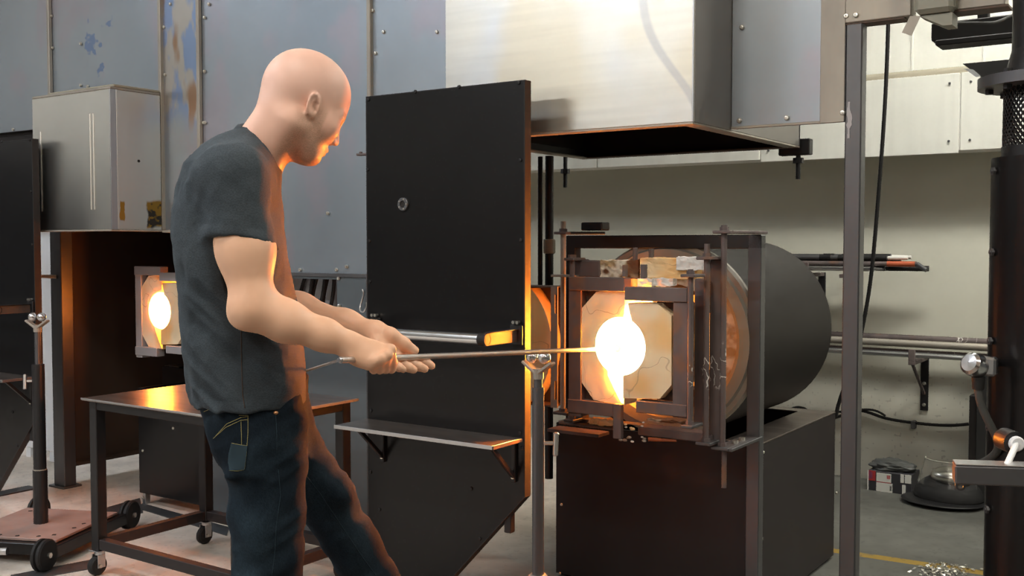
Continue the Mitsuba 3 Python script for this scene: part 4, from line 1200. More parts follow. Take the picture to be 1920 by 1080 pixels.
# thermocouple head with its hose
h0 = at_d(1829, 685, tcol-0.02)
q = np.array([cx, cy, h0[2]+0.003])-R*(rc+0.0005)
k = thing('sensor_head', 'silver round sensor head fixed to the black column', 'sensor')
ax = np.array(R)*0.75-np.array(Fh)*0.4+[0, 0, 0.45]
ax = -(R*0.80+Fh*0.45)+np.array([0, 0, 0.3])
ax /= np.linalg.norm(ax)
part(k, 'cap', lathe([(0.001, 0), (0.030, 0), (0.031, 0.006), (0.031, 0.020), (0.029, 0.024), (0.029, 0.036), (0.022, 0.043), (0.001, 0.045)], h0-ax*0.015, ax, 36), mt('chrome'), 30)
part(k, 'housing', box(-0.024, 0.024, -0.02, 0.02, -0.026, 0.022, 0.006).apply_translation(h0+R*0.03), mt('steel'))
part(k, 'nipple', cyl(h0+R*0.045, q, 0.012, n=14), mt('scaled'), 30)
part(k, 'gland', cyl(h0+R*0.008+[0, 0, -0.03], h0+R*0.008+[0, 0, -0.062], 0.017, 0.014, 16), mt('rubber'), 30)
pts = [h0+R*0.008+[0, 0, -0.06], h0+R*0.016+[0, 0, -0.10], h0+R*0.036+[0, 0, -0.145], h0+R*0.066+Fh*0.01+[0, 0, -0.20], h0+R*0.075+Fh*0.10+[0, 0, -0.27], h0+R*0.08+Fh*0.22+[0, 0, -0.36]]
part(k, 'hose', wire(pts, 0.0105, 12), mt('hose'), 30)
k = thing('bench_arm', 'dark steel bar reaching in from the right edge before the black column', 'bar')
a, b = at_d(1788, 886, 1.95), at_d(1990, 893, 1.90)
part(k, 'tube', beam(a, b, 0.045, 0.036, 0.003), mt('raw'))
part(k, 'top_strip', beam(a+[0, 0, 0.0195], b+[0, 0, 0.0195], 0.044, 0.003, 0.001), mt('steel'))
dd = (b-a)/np.linalg.norm(b-a)
part(k, 'upright', cyl([b[0], b[1], 0], [b[0], b[1], b[2]], 0.03, n=20), mt('black_tube'), 30)
part(k, 'end_ring', lathe([(0.006, -0.002), (0.010, -0.002), (0.010, 0.002), (0.006, 0.002)], a+dd*0.012-np.array([0, 0, 0.024]), Fh, 18), mt('raw'), 30)
k = thing('lever_handle', 'white lever knob on a thin rod above the dark steel bar', 'knob')
c = at_d(1906, 832, 1.98)
c2 = at_d(1886, 876, 1.92)
part(k, 'rod', cyl([c2[0], c2[1], c2[2]+0.0], c, 0.006, n=12), mt('white_enamel'), 30)
part(k, 'disc', cyl(c-Fh*0.006, c+Fh*0.006, 0.0145, n=24, bev=0.003), mt('white_enamel'), 30)
part(k, 'boss', cyl(c+Fh*0.006, c+Fh*0.05, 0.022, n=20), mt('black_tube'), 30)
# glass shards swept together on the yellow line
rng = random.Random(9)
k = thing('glass_shards', 'small heap of glass shards swept onto the yellow floor line', 'shards')
sh = []
for _ in range(260):
    q = at_z(rng.gauss(1770, 22), 1070+rng.gauss(0, 6), 0)
    s_ = rng.uniform(0.004, 0.011)
    sh.append(hull(np.array([[rng.uniform(-s_, s_), rng.uniform(-s_, s_), rng.uniform(0, s_)] for _ in range(6)])+[q[0], q[1], 0.001]))
scene[k] = mikit.ply(cat(*sh), mt('zinc'))
labels[k]['kind'] = 'stuff'

# ================================================================== the man
# body frame: a = to the camera's right, b = away from it, c = up, in metres; b = 0 lies 2.25 m before the lens
TD = 2.25
BASIS = np.stack([R, Fh, np.array([0, 0, 1.0])])


def to_body(p):
    q = np.asarray(p, float) @ BASIS.T
    q[..., 1] -= TD
    return q


def to_world(q):
    q = np.array(q, float)
    q[:, 1] += TD
    return q @ BASIS


def J(px, py, b):
    return to_body(at_d(px, py, TD+b))


def smin(a, b, k):
    h = np.maximum(k-np.abs(a-b), 0)/k
    return np.minimum(a, b)-h*h*k*0.25


def smax(a, b, k):
    return -smin(-a, -b, k)


def rcone(p, a, b, r0, r1):
    ba = b-a
    t = np.clip(((p-a) @ ba)/np.dot(ba, ba), 0, 1)
    return np.linalg.norm(p-(a+t[:, None]*ba), axis=1)-(r0+(r1-r0)*t)


def ellip(p, c, r, A=None):
    q = p-c
    if A is not None:
        q = q @ A.T
    r = np.asarray(r)
    k0 = np.linalg.norm(q/r, axis=1)
    k1 = np.linalg.norm(q/(r*r), axis=1)
    return k0*(k0-1)/np.maximum(k1, 1e-6)


def chain(p, pts, rad, k=0.012):
    d = None
    for a, b, r0, r1 in zip(pts[:-1], pts[1:], rad[:-1], rad[1:]):
        e = rcone(p, np.asarray(a), np.asarray(b), r0, r1)
        d = e if d is None else smin(d, e, k)
    return d


def nets(groups, lo, hi, h, B=12):
    """one closed surface where the least of the groups' distance functions is zero (surface nets on the blocks that the surface crosses)"""
    lo = np.asarray(lo, float)
    nb = np.ceil((np.asarray(hi)-lo)/(h*B)).astype(int)
    N = nb*B+1

    def f(p):
        d = np.full(len(p), 0.3)
        for (l, u, fn) in groups:
            m = np.all((p > np.asarray(l)-0.03) & (p < np.asarray(u)+0.03), axis=1)
            if m.any():
                d[m] = np.minimum(d[m], fn(p[m]))
        return d
    ii = np.stack(np.meshgrid(*[np.arange(n) for n in nb], indexing='ij'), -1).reshape(-1, 3)
    cen = f(lo+(ii+0.5)*h*B)
    val = np.ones(N, np.float32)
    for i in ii[cen < -0.6*h*B-0.02]:
        val[i[0]*B:(i[0]+1)*B+1, i[1]*B:(i[1]+1)*B+1, i[2]*B:(i[2]+1)*B+1] = -1
    act = ii[np.abs(cen) <= 0.9*h*B+0.025]
    loc = np.stack(np.meshgrid(*[np.arange(B+1)]*3, indexing='ij'), -1).reshape(-1, 3)
    for s in range(0, len(act), 150):
        blk = act[s:s+150]
        g = (blk[:, None]*B+loc[None]).reshape(-1, 3)
        val[g[:, 0], g[:, 1], g[:, 2]] = f(lo+g*h)
    ins = val < 0
    cnt = np.zeros(N-1, np.uint8)
    for o in np.ndindex(2, 2, 2):
        cnt += ins[o[0]:N[0]-1+o[0], o[1]:N[1]-1+o[1], o[2]:N[2]-1+o[2]]
    cells = np.argwhere((cnt > 0) & (cnt < 8))
    ids = (cells[:, 0]*(N[1]-1)+cells[:, 1])*(N[2]-1)+cells[:, 2]
    pos, num = np.zeros((len(cells), 3)), np.zeros(len(cells))
    for o in np.ndindex(2, 2, 2):
        for ax in range(3):
            if o[ax]:
                continue
            q = np.array(o)
            q2 = q.copy()
            q2[ax] = 1
            a, b = val[tuple((cells+q).T)], val[tuple((cells+q2).T)]
            m = (a < 0) != (b < 0)
            t = a[m]/(a[m]-b[m])
            e = np.tile(q.astype(float), (m.sum(), 1))
            e[:, ax] += t
            pos[m] += e
            num[m] += 1
    V = lo+(cells+pos/num[:, None])*h
    Fs = []
    for ax in range(3):
        s0 = [slice(1, N[k]-1) for k in range(3)]
        s1 = list(s0)
        s0[ax], s1[ax] = slice(0, N[ax]-1), slice(1, N[ax])
        A, Bm = ins[tuple(s0)], ins[tuple(s1)]
        for flip, mask in ((False, A & ~Bm), (True, ~A & Bm)):
            g = np.argwhere(mask)
            for k in range(3):
                if k != ax:
                    g[:, k] += 1
            u, w = (ax+1) % 3, (ax+2) % 3
            quad = []
            for du, dw in ((0, 0), (1, 0), (1, 1), (0, 1)):
                c = g.copy()
                c[:, u] -= du
                c[:, w] -= dw
                quad.append(np.searchsorted(ids, (c[:, 0]*(N[1]-1)+c[:, 1])*(N[2]-1)+c[:, 2]))
            quad = np.stack(quad, 1)
            Fs.append(quad[:, ::-1] if flip else quad)
    q = np.vstack(Fs)
    m = trimesh.Trimesh(V, np.vstack([q[:, [0, 1, 2]], q[:, [0, 2, 3]]]), process=False)
    if m.volume < 0:
        m.invert()
    return m


def tidy(m, it=6):
    """Taubin smoothing, keeping the largest piece only"""
    from scipy.sparse import coo_matrix
    from scipy.sparse.csgraph import connected_components
    e = np.vstack([m.faces[:, [0, 1]], m.faces[:, [1, 2]], m.faces[:, [2, 0]]])
    n = len(m.vertices)
    A = coo_matrix((np.ones(2*len(e)), (np.r_[e[:, 0], e[:, 1]], np.r_[e[:, 1], e[:, 0]])), shape=(n, n)).tocsr()
    A.data[:] = 1
    _, lab = connected_components(A, directed=False)
    keep = lab == np.bincount(lab).argmax()
    deg = np.maximum(np.asarray(A.sum(1)).ravel(), 1)[:, None]
    v = np.array(m.vertices)
    for _ in range(it):
        for lam in (0.5, -0.52):
            v = v+lam*(A @ v/deg-v)
    idx = np.cumsum(keep)-1
    return trimesh.Trimesh(v[keep], idx[m.faces[keep[m.faces].all(1)]], process=False)


# ---- skeleton
NSH, FSH = J(436, 338, -0.172), J(440, 338, 0.172)                      # near and far shoulder
NEL, NWR = J(474, 576, -0.205), J(652, 645, -0.150)
FEL, FWR = J(497, 566, 0.20), J(700, 624, 0.045)
HEADC = J(565, 202, 0.005)
PSI, PIT = math.radians(31), math.radians(27)
fh = np.array([math.cos(PSI), math.sin(PSI), 0])
zz = np.array([0, 0, 1.0])
HF = fh*math.cos(PIT)-zz*math.sin(PIT)
HU = fh*math.sin(PIT)+zz*math.cos(PIT)
HL = np.cross(HU, HF)
HA = np.stack([HF, HL, HU])                                             # body -> head axes: forward, left, up
NECK = J(476, 284, 0.0)


HS = 0.945


def head(p):
    q = (p-HEADC) @ HA.T/HS
    s = q.copy()
    s[:, 1] = np.abs(s[:, 1])                                           # mirrored half
    v = lambda *c: np.array(c, float)                                   # noqa: E731
    d = ellip(q, v(-0.004, 0, 0.048), (0.101, 0.077, 0.085))
    d = smin(d, ellip(q, v(-0.036, 0, 0.012), (0.056, 0.062, 0.058)), 0.04)
    d = smin(d, ellip(q, v(0.036, 0, -0.018), (0.058, 0.060, 0.085)), 0.035)
    d = smin(d, rcone(s, v(0.005, 0.052, -0.055), v(0.055, 0.026, -0.088), 0.020, 0.020), 0.035)   # jaw
    d = smin(d, ellip(q, v(0.070, 0, -0.090), (0.020, 0.024, 0.017)), 0.022)                      # chin
    d = smin(d, rcone(s, v(0.084, 0.010, 0.020), v(0.074, 0.044, 0.019), 0.011, 0.009), 0.016)     # brow
    d = smin(d, ellip(s, v(0.055, 0.045, -0.022), (0.030, 0.018, 0.020)), 0.035)                   # cheek bone
    d = smax(d, -ellip(s, v(0.096, 0.032, -0.001), (0.016, 0.019, 0.013)), 0.012)                 # eye socket
    d = smin(d, ellip(s, v(0.072, 0.031, -0.001), (0.0145, 0.015, 0.0125)), 0.004)                # lidded eye
    d = smin(d, rcone(q, v(0.090, 0, 0.008), v(0.106, 0, -0.029), 0.0075, 0.0092), 0.012)          # nose
    d = smin(d, ellip(s, v(0.094, 0.0125, -0.034), (0.012, 0.0075, 0.008)), 0.006)
    d = smax(d, -ellip(s, v(0.097, 0.0065, -0.043), (0.005, 0.0035, 0.005)), 0.003)
    d = smin(d, ellip(q, v(0.086, 0, -0.061), (0.013, 0.024, 0.010)), 0.010)                      # mouth mound
    d = smin(d, ellip(q, v(0.092, 0, -0.060), (0.0075, 0.020, 0.0045)), 0.004)
    d = smin(d, ellip(q, v(0.089, 0, -0.070), (0.0080, 0.018, 0.0055)), 0.004)
    d = smax(d, -ellip(q, v(0.100, 0, -0.0648), (0.012, 0.022, 0.0012)), 0.003)
    # ears: disc leaning back, rolled rim, hollow and lobe
    c_, s_ = math.cos(0.28), math.sin(0.28)
    e = (s-v(0.000, 0.0720, -0.004))/0.82
    ex, ez, ey = e[:, 0]*c_+e[:, 2]*s_, e[:, 2]*c_-e[:, 0]*s_, e[:, 1]-0.30*np.maximum(-(e[:, 0]-0.012), 0)
    er = np.stack([ex, ey, ez], 1)
    ear = ellip(er, v(0, 0.003, 0), (0.0185, 0.0065, 0.031))
    th = np.arctan2(ez/0.029, ex/0.0165)
    rim = np.sqrt((np.hypot(ex/0.0165, ez/0.029)-1)**2*0.0195**2+(ey-0.0085)**2)-0.0042
    rim = np.where((th > -1.0) | (th < -2.2), rim, rim+0.02*np.minimum(np.abs(th+1.0), np.abs(th+2.2)))
    ear = smin(ear, rim, 0.004)
    ear = smin(ear, ellip(er, v(0.004, 0.005, -0.026), (0.009, 0.006, 0.010)), 0.006)
    ear = smax(ear, -ellip(er, v(0.005, 0.009, -0.001), (0.009, 0.0075, 0.014)), 0.004)
    ear = smin(ear, ellip(er, v(0.014, 0.006, -0.004), (0.005, 0.005, 0.007)), 0.004)*0.82
    d = smin(d, ear, 0.008)*HS
    # neck with the sideways muscle cords
    nk = HEADC-HF*0.030-HU*0.040
    t = NECK+np.array([-0.008, 0, -0.03])
    nd = rcone(p, nk, t, 0.053, 0.060)
    d = smin(d, nd, 0.030)
    for sg in (-1, 1):
        d = smin(d, rcone(p, HEADC-HF*0.022+HL*sg*0.048-HU*0.052, NECK+np.array([0.030, sg*0.025, -0.045]), 0.015, 0.012), 0.04)
    return d


KN = [J(731, 657, -0.142), J(725, 667, -0.154), J(714, 674, -0.160), J(702, 678, -0.162)]


def near_arm(p):
    mid = NSH*0.45+NEL*0.55
    d = chain(p, [NSH, mid+np.array([0.004, 0, 0]), NEL], [0.056, 0.053, 0.0385], 0.03)
    d = smin(d, ellip(p, NEL+np.array([-0.024, 0.0, -0.012]), (0.020, 0.024, 0.024)), 0.03)      # elbow
    fa = NEL*0.66+NWR*0.34
    d = smin(d, chain(p, [NEL+np.array([0.006, 0, 0.0]), fa+np.array([0, 0, -0.002]), NEL*0.25+NWR*0.75, NWR], [0.041, 0.0385, 0.0285, 0.0235], 0.03), 0.03)
    d = d+0.0012*np.sin(60*(p[:, 2]+0.25*p[:, 0]))*np.exp(-((p-fa)**2).sum(1)/0.008)
    return smin(d, near_hand(p), 0.015)


def near_hand(p):
    """right hand, closed over the pipe from above"""
    w = NWR
    d = None
    for i, k in enumerate(KN):
        e = rcone(p, w+np.array([0.004, 0.0, 0.008-0.0065*i]), k+np.array([-0.004, 0.004, 0]), 0.0165, 0.0112)
        d = e if d is None else smin(d, e, 0.007)
    d = smin(d, ellip(p, w*0.5+KN[2]*0.5+np.array([0, 0.012, -0.012]), (0.036, 0.022, 0.022)), 0.02)
    # the heel of the hand on the little finger's side
    d = smin(d, rcone(p, w+np.array([0.0, 0, -0.012]), KN[3]+np.array([-0.01, 0.004, -0.004]), 0.015, 0.013), 0.012)
    tips = []
    for i, k in enumerate(KN):
        pip = PIPE_AT(732-11*i)                                       # the pipe where this finger goes round it
        p1 = pip+np.array([0.006, -0.026, -0.006])
        p2 = pip+np.array([0.002, -0.008, -0.0215])
        p3 = pip+np.array([-0.006, 0.010, -0.018])
        r = [0.0118, 0.0108, 0.0098, 0.0088] if i < 3 else [0.0105, 0.0095, 0.0086, 0.0078]
        e = chain(p, [k, p1, p2, p3], r, 0.006)
        e = smin(e, ellip(p, k+np.array([0.002, -0.005, 0.003]), (0.0125, 0.0115, 0.0115)), 0.004)
        tips.append(e)
    f = tips[0]
    for e in tips[1:]:
        f = smin(f, e, 0.0015)
    d = smin(d, f, 0.006)
    # thumb along the far side of the pipe, closing on the forefinger
    pt = PIPE_AT(715)
    d = smin(d, chain(p, [w+np.array([0.015, 0.018, 0.0]), pt+np.array([-0.004, 0.026, 0.012]), PIPE_AT(728)+np.array([0, 0.024, -0.004]), PIPE_AT(738)+np.array([0, 0.016, -0.016])], [0.0165, 0.0135, 0.0115, 0.0095], 0.008), 0.010)
    return d


PA, PB = J(690, 673, -0.12), to_body(at_d(1160, 653, 3.42))


def PIPE_AT(px):
    """the blowpipe's axis where it shows at this column"""
    k = (px-960)/FOC
    s = (k*(PA[1]+TD)-PA[0])/((PB[0]-PA[0])-k*(PB[1]-PA[1]))
    return PA+(PB-PA)*s


def far_arm(p):
    d = chain(p, [FSH, FSH*0.5+FEL*0.5, FEL], [0.055, 0.052, 0.040], 0.03)
    fa = FEL*0.68+FWR*0.32
    d = smin(d, chain(p, [FEL, fa, FEL*0.25+FWR*0.75, FWR], [0.042, 0.040, 0.030, 0.0245], 0.03), 0.03)
    return smin(d, far_hand(p), 0.014)


def far_hand(p):
    """left hand, palm up, the pipe resting across the bent fingers and the thumb over it"""
    w = FWR
    Q = PIPE_AT
    up = np.array([0, 0, 1.0])
    bases = [Q(764)+np.array([-0.004, 0.046, -0.008]), Q(752)+np.array([-0.006, 0.038, -0.014]), Q(740)+np.array([-0.008, 0.030, -0.018]), Q(729)+np.array([-0.010, 0.022, -0.018])]
    d = None
    for b_ in bases:
        e = rcone(p, w, b_, 0.019, 0.0125)
        d = e if d is None else smin(d, e, 0.014)
    tips = [(Q(786)+np.array([0, 0.026, -0.012]), Q(800)+np.array([0, 0.006, -0.017]), Q(809)+np.array([0, -0.008, -0.021])),
            (Q(769)+np.array([0, 0.018, -0.017]), Q(784)+np.array([0, -0.004, -0.021]), Q(797)+np.array([0, -0.017, -0.026])),
            (Q(753)+np.array([0, 0.012, -0.018]), Q(765)+np.array([0, -0.008, -0.021]), Q(776)+np.array([0, -0.020, -0.026])),
            (Q(739)+np.array([0, 0.006, -0.017]), Q(748)+np.array([0, -0.010, -0.020]), Q(757)+np.array([0, -0.020, -0.024]))]
    fs = None
    for i, (b_, (p1, p2, p3)) in enumerate(zip(bases, tips)):
        r = [0.0125, 0.0112, 0.0102, 0.0090] if i < 3 else [0.011, 0.0098, 0.0088, 0.0078]
        e = chain(p, [b_, p1, p2, p3], r, 0.006)
        fs = e if fs is None else smin(fs, e, 0.0025)
    d = smin(d, fs, 0.008)
    th = [w+np.array([0.012, -0.004, 0.006]), J(732, 628, 0.028), J(757, 643, 0.040), Q(776)+np.array([0, 0.012, 0.013])]
    d = smin(d, chain(p, th, [0.0185, 0.0160, 0.0125, 0.0098], 0.008), 0.010)
    return d


def zrow(py):
    return CAMZ-(py-458)/FOC*TD


def arow(px):
    return (px-960)/FOC*TD*1.0


# shirt outline: row, back column, front column, half width across
ROWS = [(248, 450, 480, 0.055), (259, 424, 494, 0.085), (278, 388, 507, 0.125), (310, 357, 519, 0.165), (350, 341, 523, 0.190), (400, 334, 528, 0.196), (450, 333, 534, 0.196), (500, 337, 540, 0.190),
        (550, 343, 546, 0.184), (600, 347, 552, 0.178), (650, 350, 557, 0.176), (690, 354, 565, 0.178), (730, 361, 569, 0.180), (775, 372, 566, 0.182), (800, 376, 564, 0.182)]
TZ = np.array([zrow(r[0]) for r in ROWS])[::-1]
TA = np.array([arow((r[1]+r[2])/2) for r in ROWS])[::-1]
TH = np.array([(arow(r[2])-arow(r[1]))/2 for r in ROWS])[::-1]
TW = np.array([r[3] for r in ROWS])[::-1]
ROT = math.radians(9)


def loft(p, grow=0.0):
    c = np.clip(p[:, 2], TZ[0], TZ[-1])
    a0, ha, hb = np.interp(c, TZ, TA), np.interp(c, TZ, TH)+grow, np.interp(c, TZ, TW)+grow
    da, db = p[:, 0]-a0, p[:, 1]
    x, y = da*math.cos(ROT)+db*math.sin(ROT), -da*math.sin(ROT)+db*math.cos(ROT)
    n = 2.4
    u, w = np.abs(x/ha), np.abs(y/hb)
    k = (u**n+w**n)**(1/n)+1e-9
    g = np.sqrt((np.abs(u)**(n-1)/ha)**2+(np.abs(w)**(n-1)/hb)**2)/k**(n-1)
    return np.maximum((k-1)/np.maximum(g, 1.0), p[:, 2]-TZ[-1])


SLV_END = NSH+(NEL-NSH)*0.485
SLF_END = FSH+(FEL-FSH)*0.47


def folds(p, s, seed):
    return meshkit.fbm(p*np.asarray(s), 3, seed)-0.5


def shirt(p):
    d = loft(p)
    d = smin(d, rcone(p, NECK+np.array([-0.020, 0, -0.036]), NSH+np.array([-0.006, 0.01, 0.012]), 0.052, 0.060), 0.05)
    d = smin(d, rcone(p, NECK+np.array([-0.020, 0, -0.036]), FSH+np.array([-0.006, -0.01, 0.012]), 0.052, 0.060), 0.05)
    for S, E, e, sg in ((NSH, NEL, SLV_END, -1), (FSH, FEL, SLF_END, 1)):
        ax = (E-S)/np.linalg.norm(E-S)
        tilt = ax+np.array([-0.30, 0, 0.0])
        tilt /= np.linalg.norm(tilt)
        o = rcone(p, S, e+ax*0.04, 0.0705, 0.0640)
        o = smax(o, (p-e) @ tilt, 0.006)
        d = smin(d, o, 0.022)
        inner = rcone(p, S+(E-S)*0.25, E, 0.055, 0.0555)
        inner = np.maximum(inner, -((p-e) @ tilt+0.012))
        d = smax(d, -inner, 0.003)
        # stitched hem of the sleeve
        hem = np.abs((p-e) @ tilt+0.022)
        d = d+0.0016*np.exp(-(hem/0.0022)**2)*(rcone(p, S, e, 0.07, 0.065) < 0.02)
    # hem of the shirt, cut at a slant
    hz = zrow(744)+0.004*np.sin((p[:, 0]-arow(470))*14)-0.008*np.exp(-((p[:, 0]-arow(485))/0.06)**2)-0.014/(1+np.exp(-(p[:, 0]-arow(545))/0.012))
    d = smax(d, hz-p[:, 2], 0.005)
    d = d+0.0014*np.exp(-((p[:, 2]-hz-0.022)/0.0022)**2)
    # folds: fine upright ones on the back, drag lines below the arm and across the waist
    back = 1/(1+np.exp((p[:, 0]-arow(410))/0.02))
    w = folds(p, (34, 20, 6), 3)*0.019*back
    diag = p[:, 2]*0.75+p[:, 0]*0.65
    w += (np.abs(meshkit.noise(np.stack([diag*34, (p[:, 0]-p[:, 2])*5, p[:, 1]*6], 1), 5)-0.5)-0.25)*0.021*(1-0.6*back)*np.clip((1.33-p[:, 2])/0.15, 0.25, 1)
    w += folds(p, (15, 15, 11), 8)*0.018
    rad = (p[:, 0]-NSH[0]-0.05)*np.cos(0.9)+(p[:, 2]-NSH[2]+0.10)*np.sin(0.9)
    w += 0.0022*np.sin(rad*150)*np.exp(-(((p-NSH-np.array([0.05, 0, -0.12]))/np.array([0.05, 0.07, 0.08]))**2).sum(1))
    return d+w


HN, KNN, ANN = J(499, 800, -0.085), J(499, 1130, -0.085), J(486, 1490, -0.08)
HFA, KF, AF = J(500, 800, 0.085), J(706, 1100, 0.17), J(868, 1420, 0.27)


def legs(p, grow):
    d = chain(p, [HN, HN*0.5+KNN*0.5+np.array([0.003, 0, 0]), KNN, KNN*0.6+ANN*0.4+np.array([-0.012, 0, 0]), ANN], [0.082+grow, 0.0765+grow, 0.068+grow, 0.066+grow, 0.058+grow], 0.012)
    m1 = J(608, 930, 0.125)
    e = chain(p, [HFA, m1, KF, KF*0.6+AF*0.4, AF], [0.086+grow, 0.064+grow, 0.058+grow, 0.058+grow, 0.054+grow], 0.012)
    return smin(d, e, 0.02)


def jeans(p):
    d = legs(p, 0.0)
    z0 = zrow(712)
    ztop, zcr = z0, zrow(850)
    c = np.clip((p[:, 2]-zcr)/(ztop-zcr), 0, 1)
    a0 = arow(492)+(arow(474)-arow(492))*np.clip(c*1.25, 0, 1)
    ha = 0.088+0.022*np.clip(c*1.25, 0, 1)
    hb = 0.172-0.012*c
    da, db = p[:, 0]-a0, p[:, 1]
    k = np.sqrt((da/ha)**2+(db/hb)**2)+1e-9
    g = np.sqrt((da/ha**2)**2+(db/hb**2)**2)/k
    pel = np.maximum((k-1)/np.maximum(g, 1), np.maximum(p[:, 2]-ztop, zcr-0.01-p[:, 2]))
    d = smin(d, pel, 0.035)
    d = smin(d, ellip(p, J(436, 812, -0.06), (0.038, 0.075, 0.060)), 0.03)     # seat
    # slack cloth above the far knee and its crease
    d = smin(d, ellip(p, J(636, 922, 0.10), (0.036, 0.05, 0.034)), 0.02)
    d = smax(d, -rcone(p, J(655, 966, 0.02), J(690, 958, 0.16), 0.010, 0.012), 0.016)
    fold = (meshkit.noise(np.stack([(p[:, 2]*0.8+p[:, 0]*0.9)*24, (p[:, 0]-p[:, 2])*5, p[:, 1]*9], 1), 4)-0.5)*0.014
    fold += (np.abs(meshkit.noise(np.stack([(p[:, 2]-0.55*p[:, 0])*30, p[:, 0]*5, p[:, 1]*7], 1), 9)-0.5)-0.25)*0.013
    # strong drag fold from the pocket's foot up to the belt
    A_, B_ = J(432, 893, -0.16), J(520, 800, -0.17)
    fold -= 0.006*np.exp(-(rcone(p, A_, B_, 0, 0)/0.014)**2)
    fold -= 0.006*np.exp(-(rcone(p, J(424, 893, -0.10), J(428, 900, -0.17), 0, 0)/0.016)**2)
    # hems
    return d+fold


def t_skin(p, n, uv):
    q = [((p.x-HC[0])*float(HWa[k][0])+(p.y-HC[1])*float(HWa[k][1])+(p.z-HC[2])*float(HWa[k][2]))/0.945 for k in range(3)]
    g = fbm(p.x*22, p.y*22, p.z*22, 3)
    c = mix((0.68, 0.40, 0.255), (0.78, 0.485, 0.33), g)
    hd = smoothstep(0.23, 0.17, dr.sqrt(q[0]*q[0]+q[1]*q[1]+q[2]*q[2]))
    c = mix(c, (0.69, 0.42, 0.34), 0.65*hd)
    # stubble on jaw, chin, lip and sideburn
    jaw = smoothstep(-0.030, -0.055, q[2]-0.35*(0.05-q[0])+0.012*(g-0.5))*smoothstep(-0.035, -0.005, q[0])*smoothstep(-0.16, -0.12, q[2])
    side = smoothstep(0.024, 0.014, dr.abs(q[0]-0.022))*smoothstep(0.02, -0.01, q[2])*smoothstep(-0.09, -0.06, q[2])*smoothstep(0.04, 0.055, dr.abs(q[1]))
    dens = 0.75+0.5*(noise(p.x*500, p.y*500, p.z*500)-0.5)
    stub = dr.minimum(1.0, jaw+0.8*side)*hd
    lips = smoothstep(0.010, 0.006, dr.abs(q[2]+0.065))*smoothstep(0.080, 0.086, q[0])*smoothstep(0.024, 0.018, dr.abs(q[1]))*hd
    stub = stub*(1-lips)
    c = mix(c, (0.27, 0.165, 0.10), 0.62*stub*dens)
    c = mix(c, (0.60, 0.27, 0.22), 0.6*lips)
    brow = smoothstep(0.008, 0.004, dr.abs(q[2]-0.024+0.1*dr.square(q[1])))*smoothstep(0.074, 0.080, q[0])*hd
    c = mix(c, (0.33, 0.19, 0.11), 0.6*brow)
    # close shaved crown is a shade cooler than the face
    shave = smoothstep(0.00, 0.04, q[2]-0.55*q[0]+0.012)*hd
    return mix(c, (0.62, 0.425, 0.36), 0.45*shave*(0.6+0.4*dens))


def t_shirt(p, n, uv):
    g = fbm(p.x*9, p.y*9, p.z*7, 3)
    f = noise(p.x*420, p.y*420, p.z*420)
    return mix((0.030, 0.040, 0.049), (0.056, 0.069, 0.080), g)*(0.8+0.4*f)


def t_jeans(p, n, uv):
    g = fbm(p.x*10, p.y*10, p.z*5, 4)
    tw = noise(p.x*700+p.z*300, p.y*700, p.z*260)
    c = mix((0.006, 0.011, 0.017), (0.018, 0.031, 0.043), smoothstep(0.3, 0.7, g))
    return c*(0.7+0.6*tw)


HC = to_world(HEADC[None])[0].tolist()
HWa = (HA @ BASIS).tolist()
scene['mat_skin'] = principled(tex(t_skin), 0.46, 0, specular=0.45)
scene['mat_shirt'] = principled(tex(t_shirt), 0.9, 0, sheen=0.15, specular=0.15)
scene['mat_jeans'] = principled(tex(t_jeans), 0.9, 0, specular=0.12)
scene['mat_thread'] = principled((0.25, 0.215, 0.085), 0.7)
scene['mat_denim_pale'] = principled((0.024, 0.041, 0.053), 0.9, 0, specular=0.12)
scene['mat_leather'] = principled((0.035, 0.022, 0.016), 0.5)
scene['mat_copper'] = principled((0.75, 0.42, 0.22), 0.3, 1.0)

MAN = thing('person', 'bald stubbled man in dark grey T-shirt and blue jeans holding the blowpipe with both hands', 'person')


def put(name, m, mat, label=None, smooth=True):
    m = m.copy()
    m.vertices = to_world(m.vertices)
    part(MAN, name, m, mt(mat), smooth, label)
    return m


def core(p):
    return np.maximum(loft(p, -0.026), 1.02-p[:, 2])


def box_of(pts, r):
    pts = np.asarray(pts)
    return pts.min(0)-r, pts.max(0)+r


gb = [(*box_of([HEADC, NECK], 0.18), head), (*box_of([NSH, NEL, NWR, *KN], 0.08), near_arm), (*box_of([FSH, FEL, FWR, PIPE_AT(815)], 0.08), far_arm),
      ([-1.0, -0.22, 0.93], [-0.3, 0.22, 1.52], core), (*box_of([HN, ANN, HFA, AF, KF], 0.08), lambda p: legs(p, -0.014))]
allp = np.array([HEADC+0.17, HEADC-0.17, NSH-0.1, FSH+0.1, ANN-0.09, AF+0.09, PIPE_AT(815)+0.04])
body = tidy(nets(gb, allp.min(0)-0.02, allp.max(0)+0.02, 0.0032), 5)
put('body', body, 'skin', 'bare arms, neck and shaved head')
sh = nets([([-9, -9, -9], [9, 9, 9], shirt)], [arow(310), -0.30, zrow(800)], [arow(600), 0.33, zrow(225)], 0.0042)
put('shirt', tidy(sh, 3), 'shirt', 'dark grey T-shirt')
jn = nets([([-9, -9, -9], [9, 9, 9], jeans)], [arow(350), -0.22, 0.06], [AF[0]+0.1, 0.40, zrow(700)], 0.006)
jn = tidy(jn, 3)
jw = put('jeans', jn, 'jeans', 'dark blue jeans with yellow stitching')
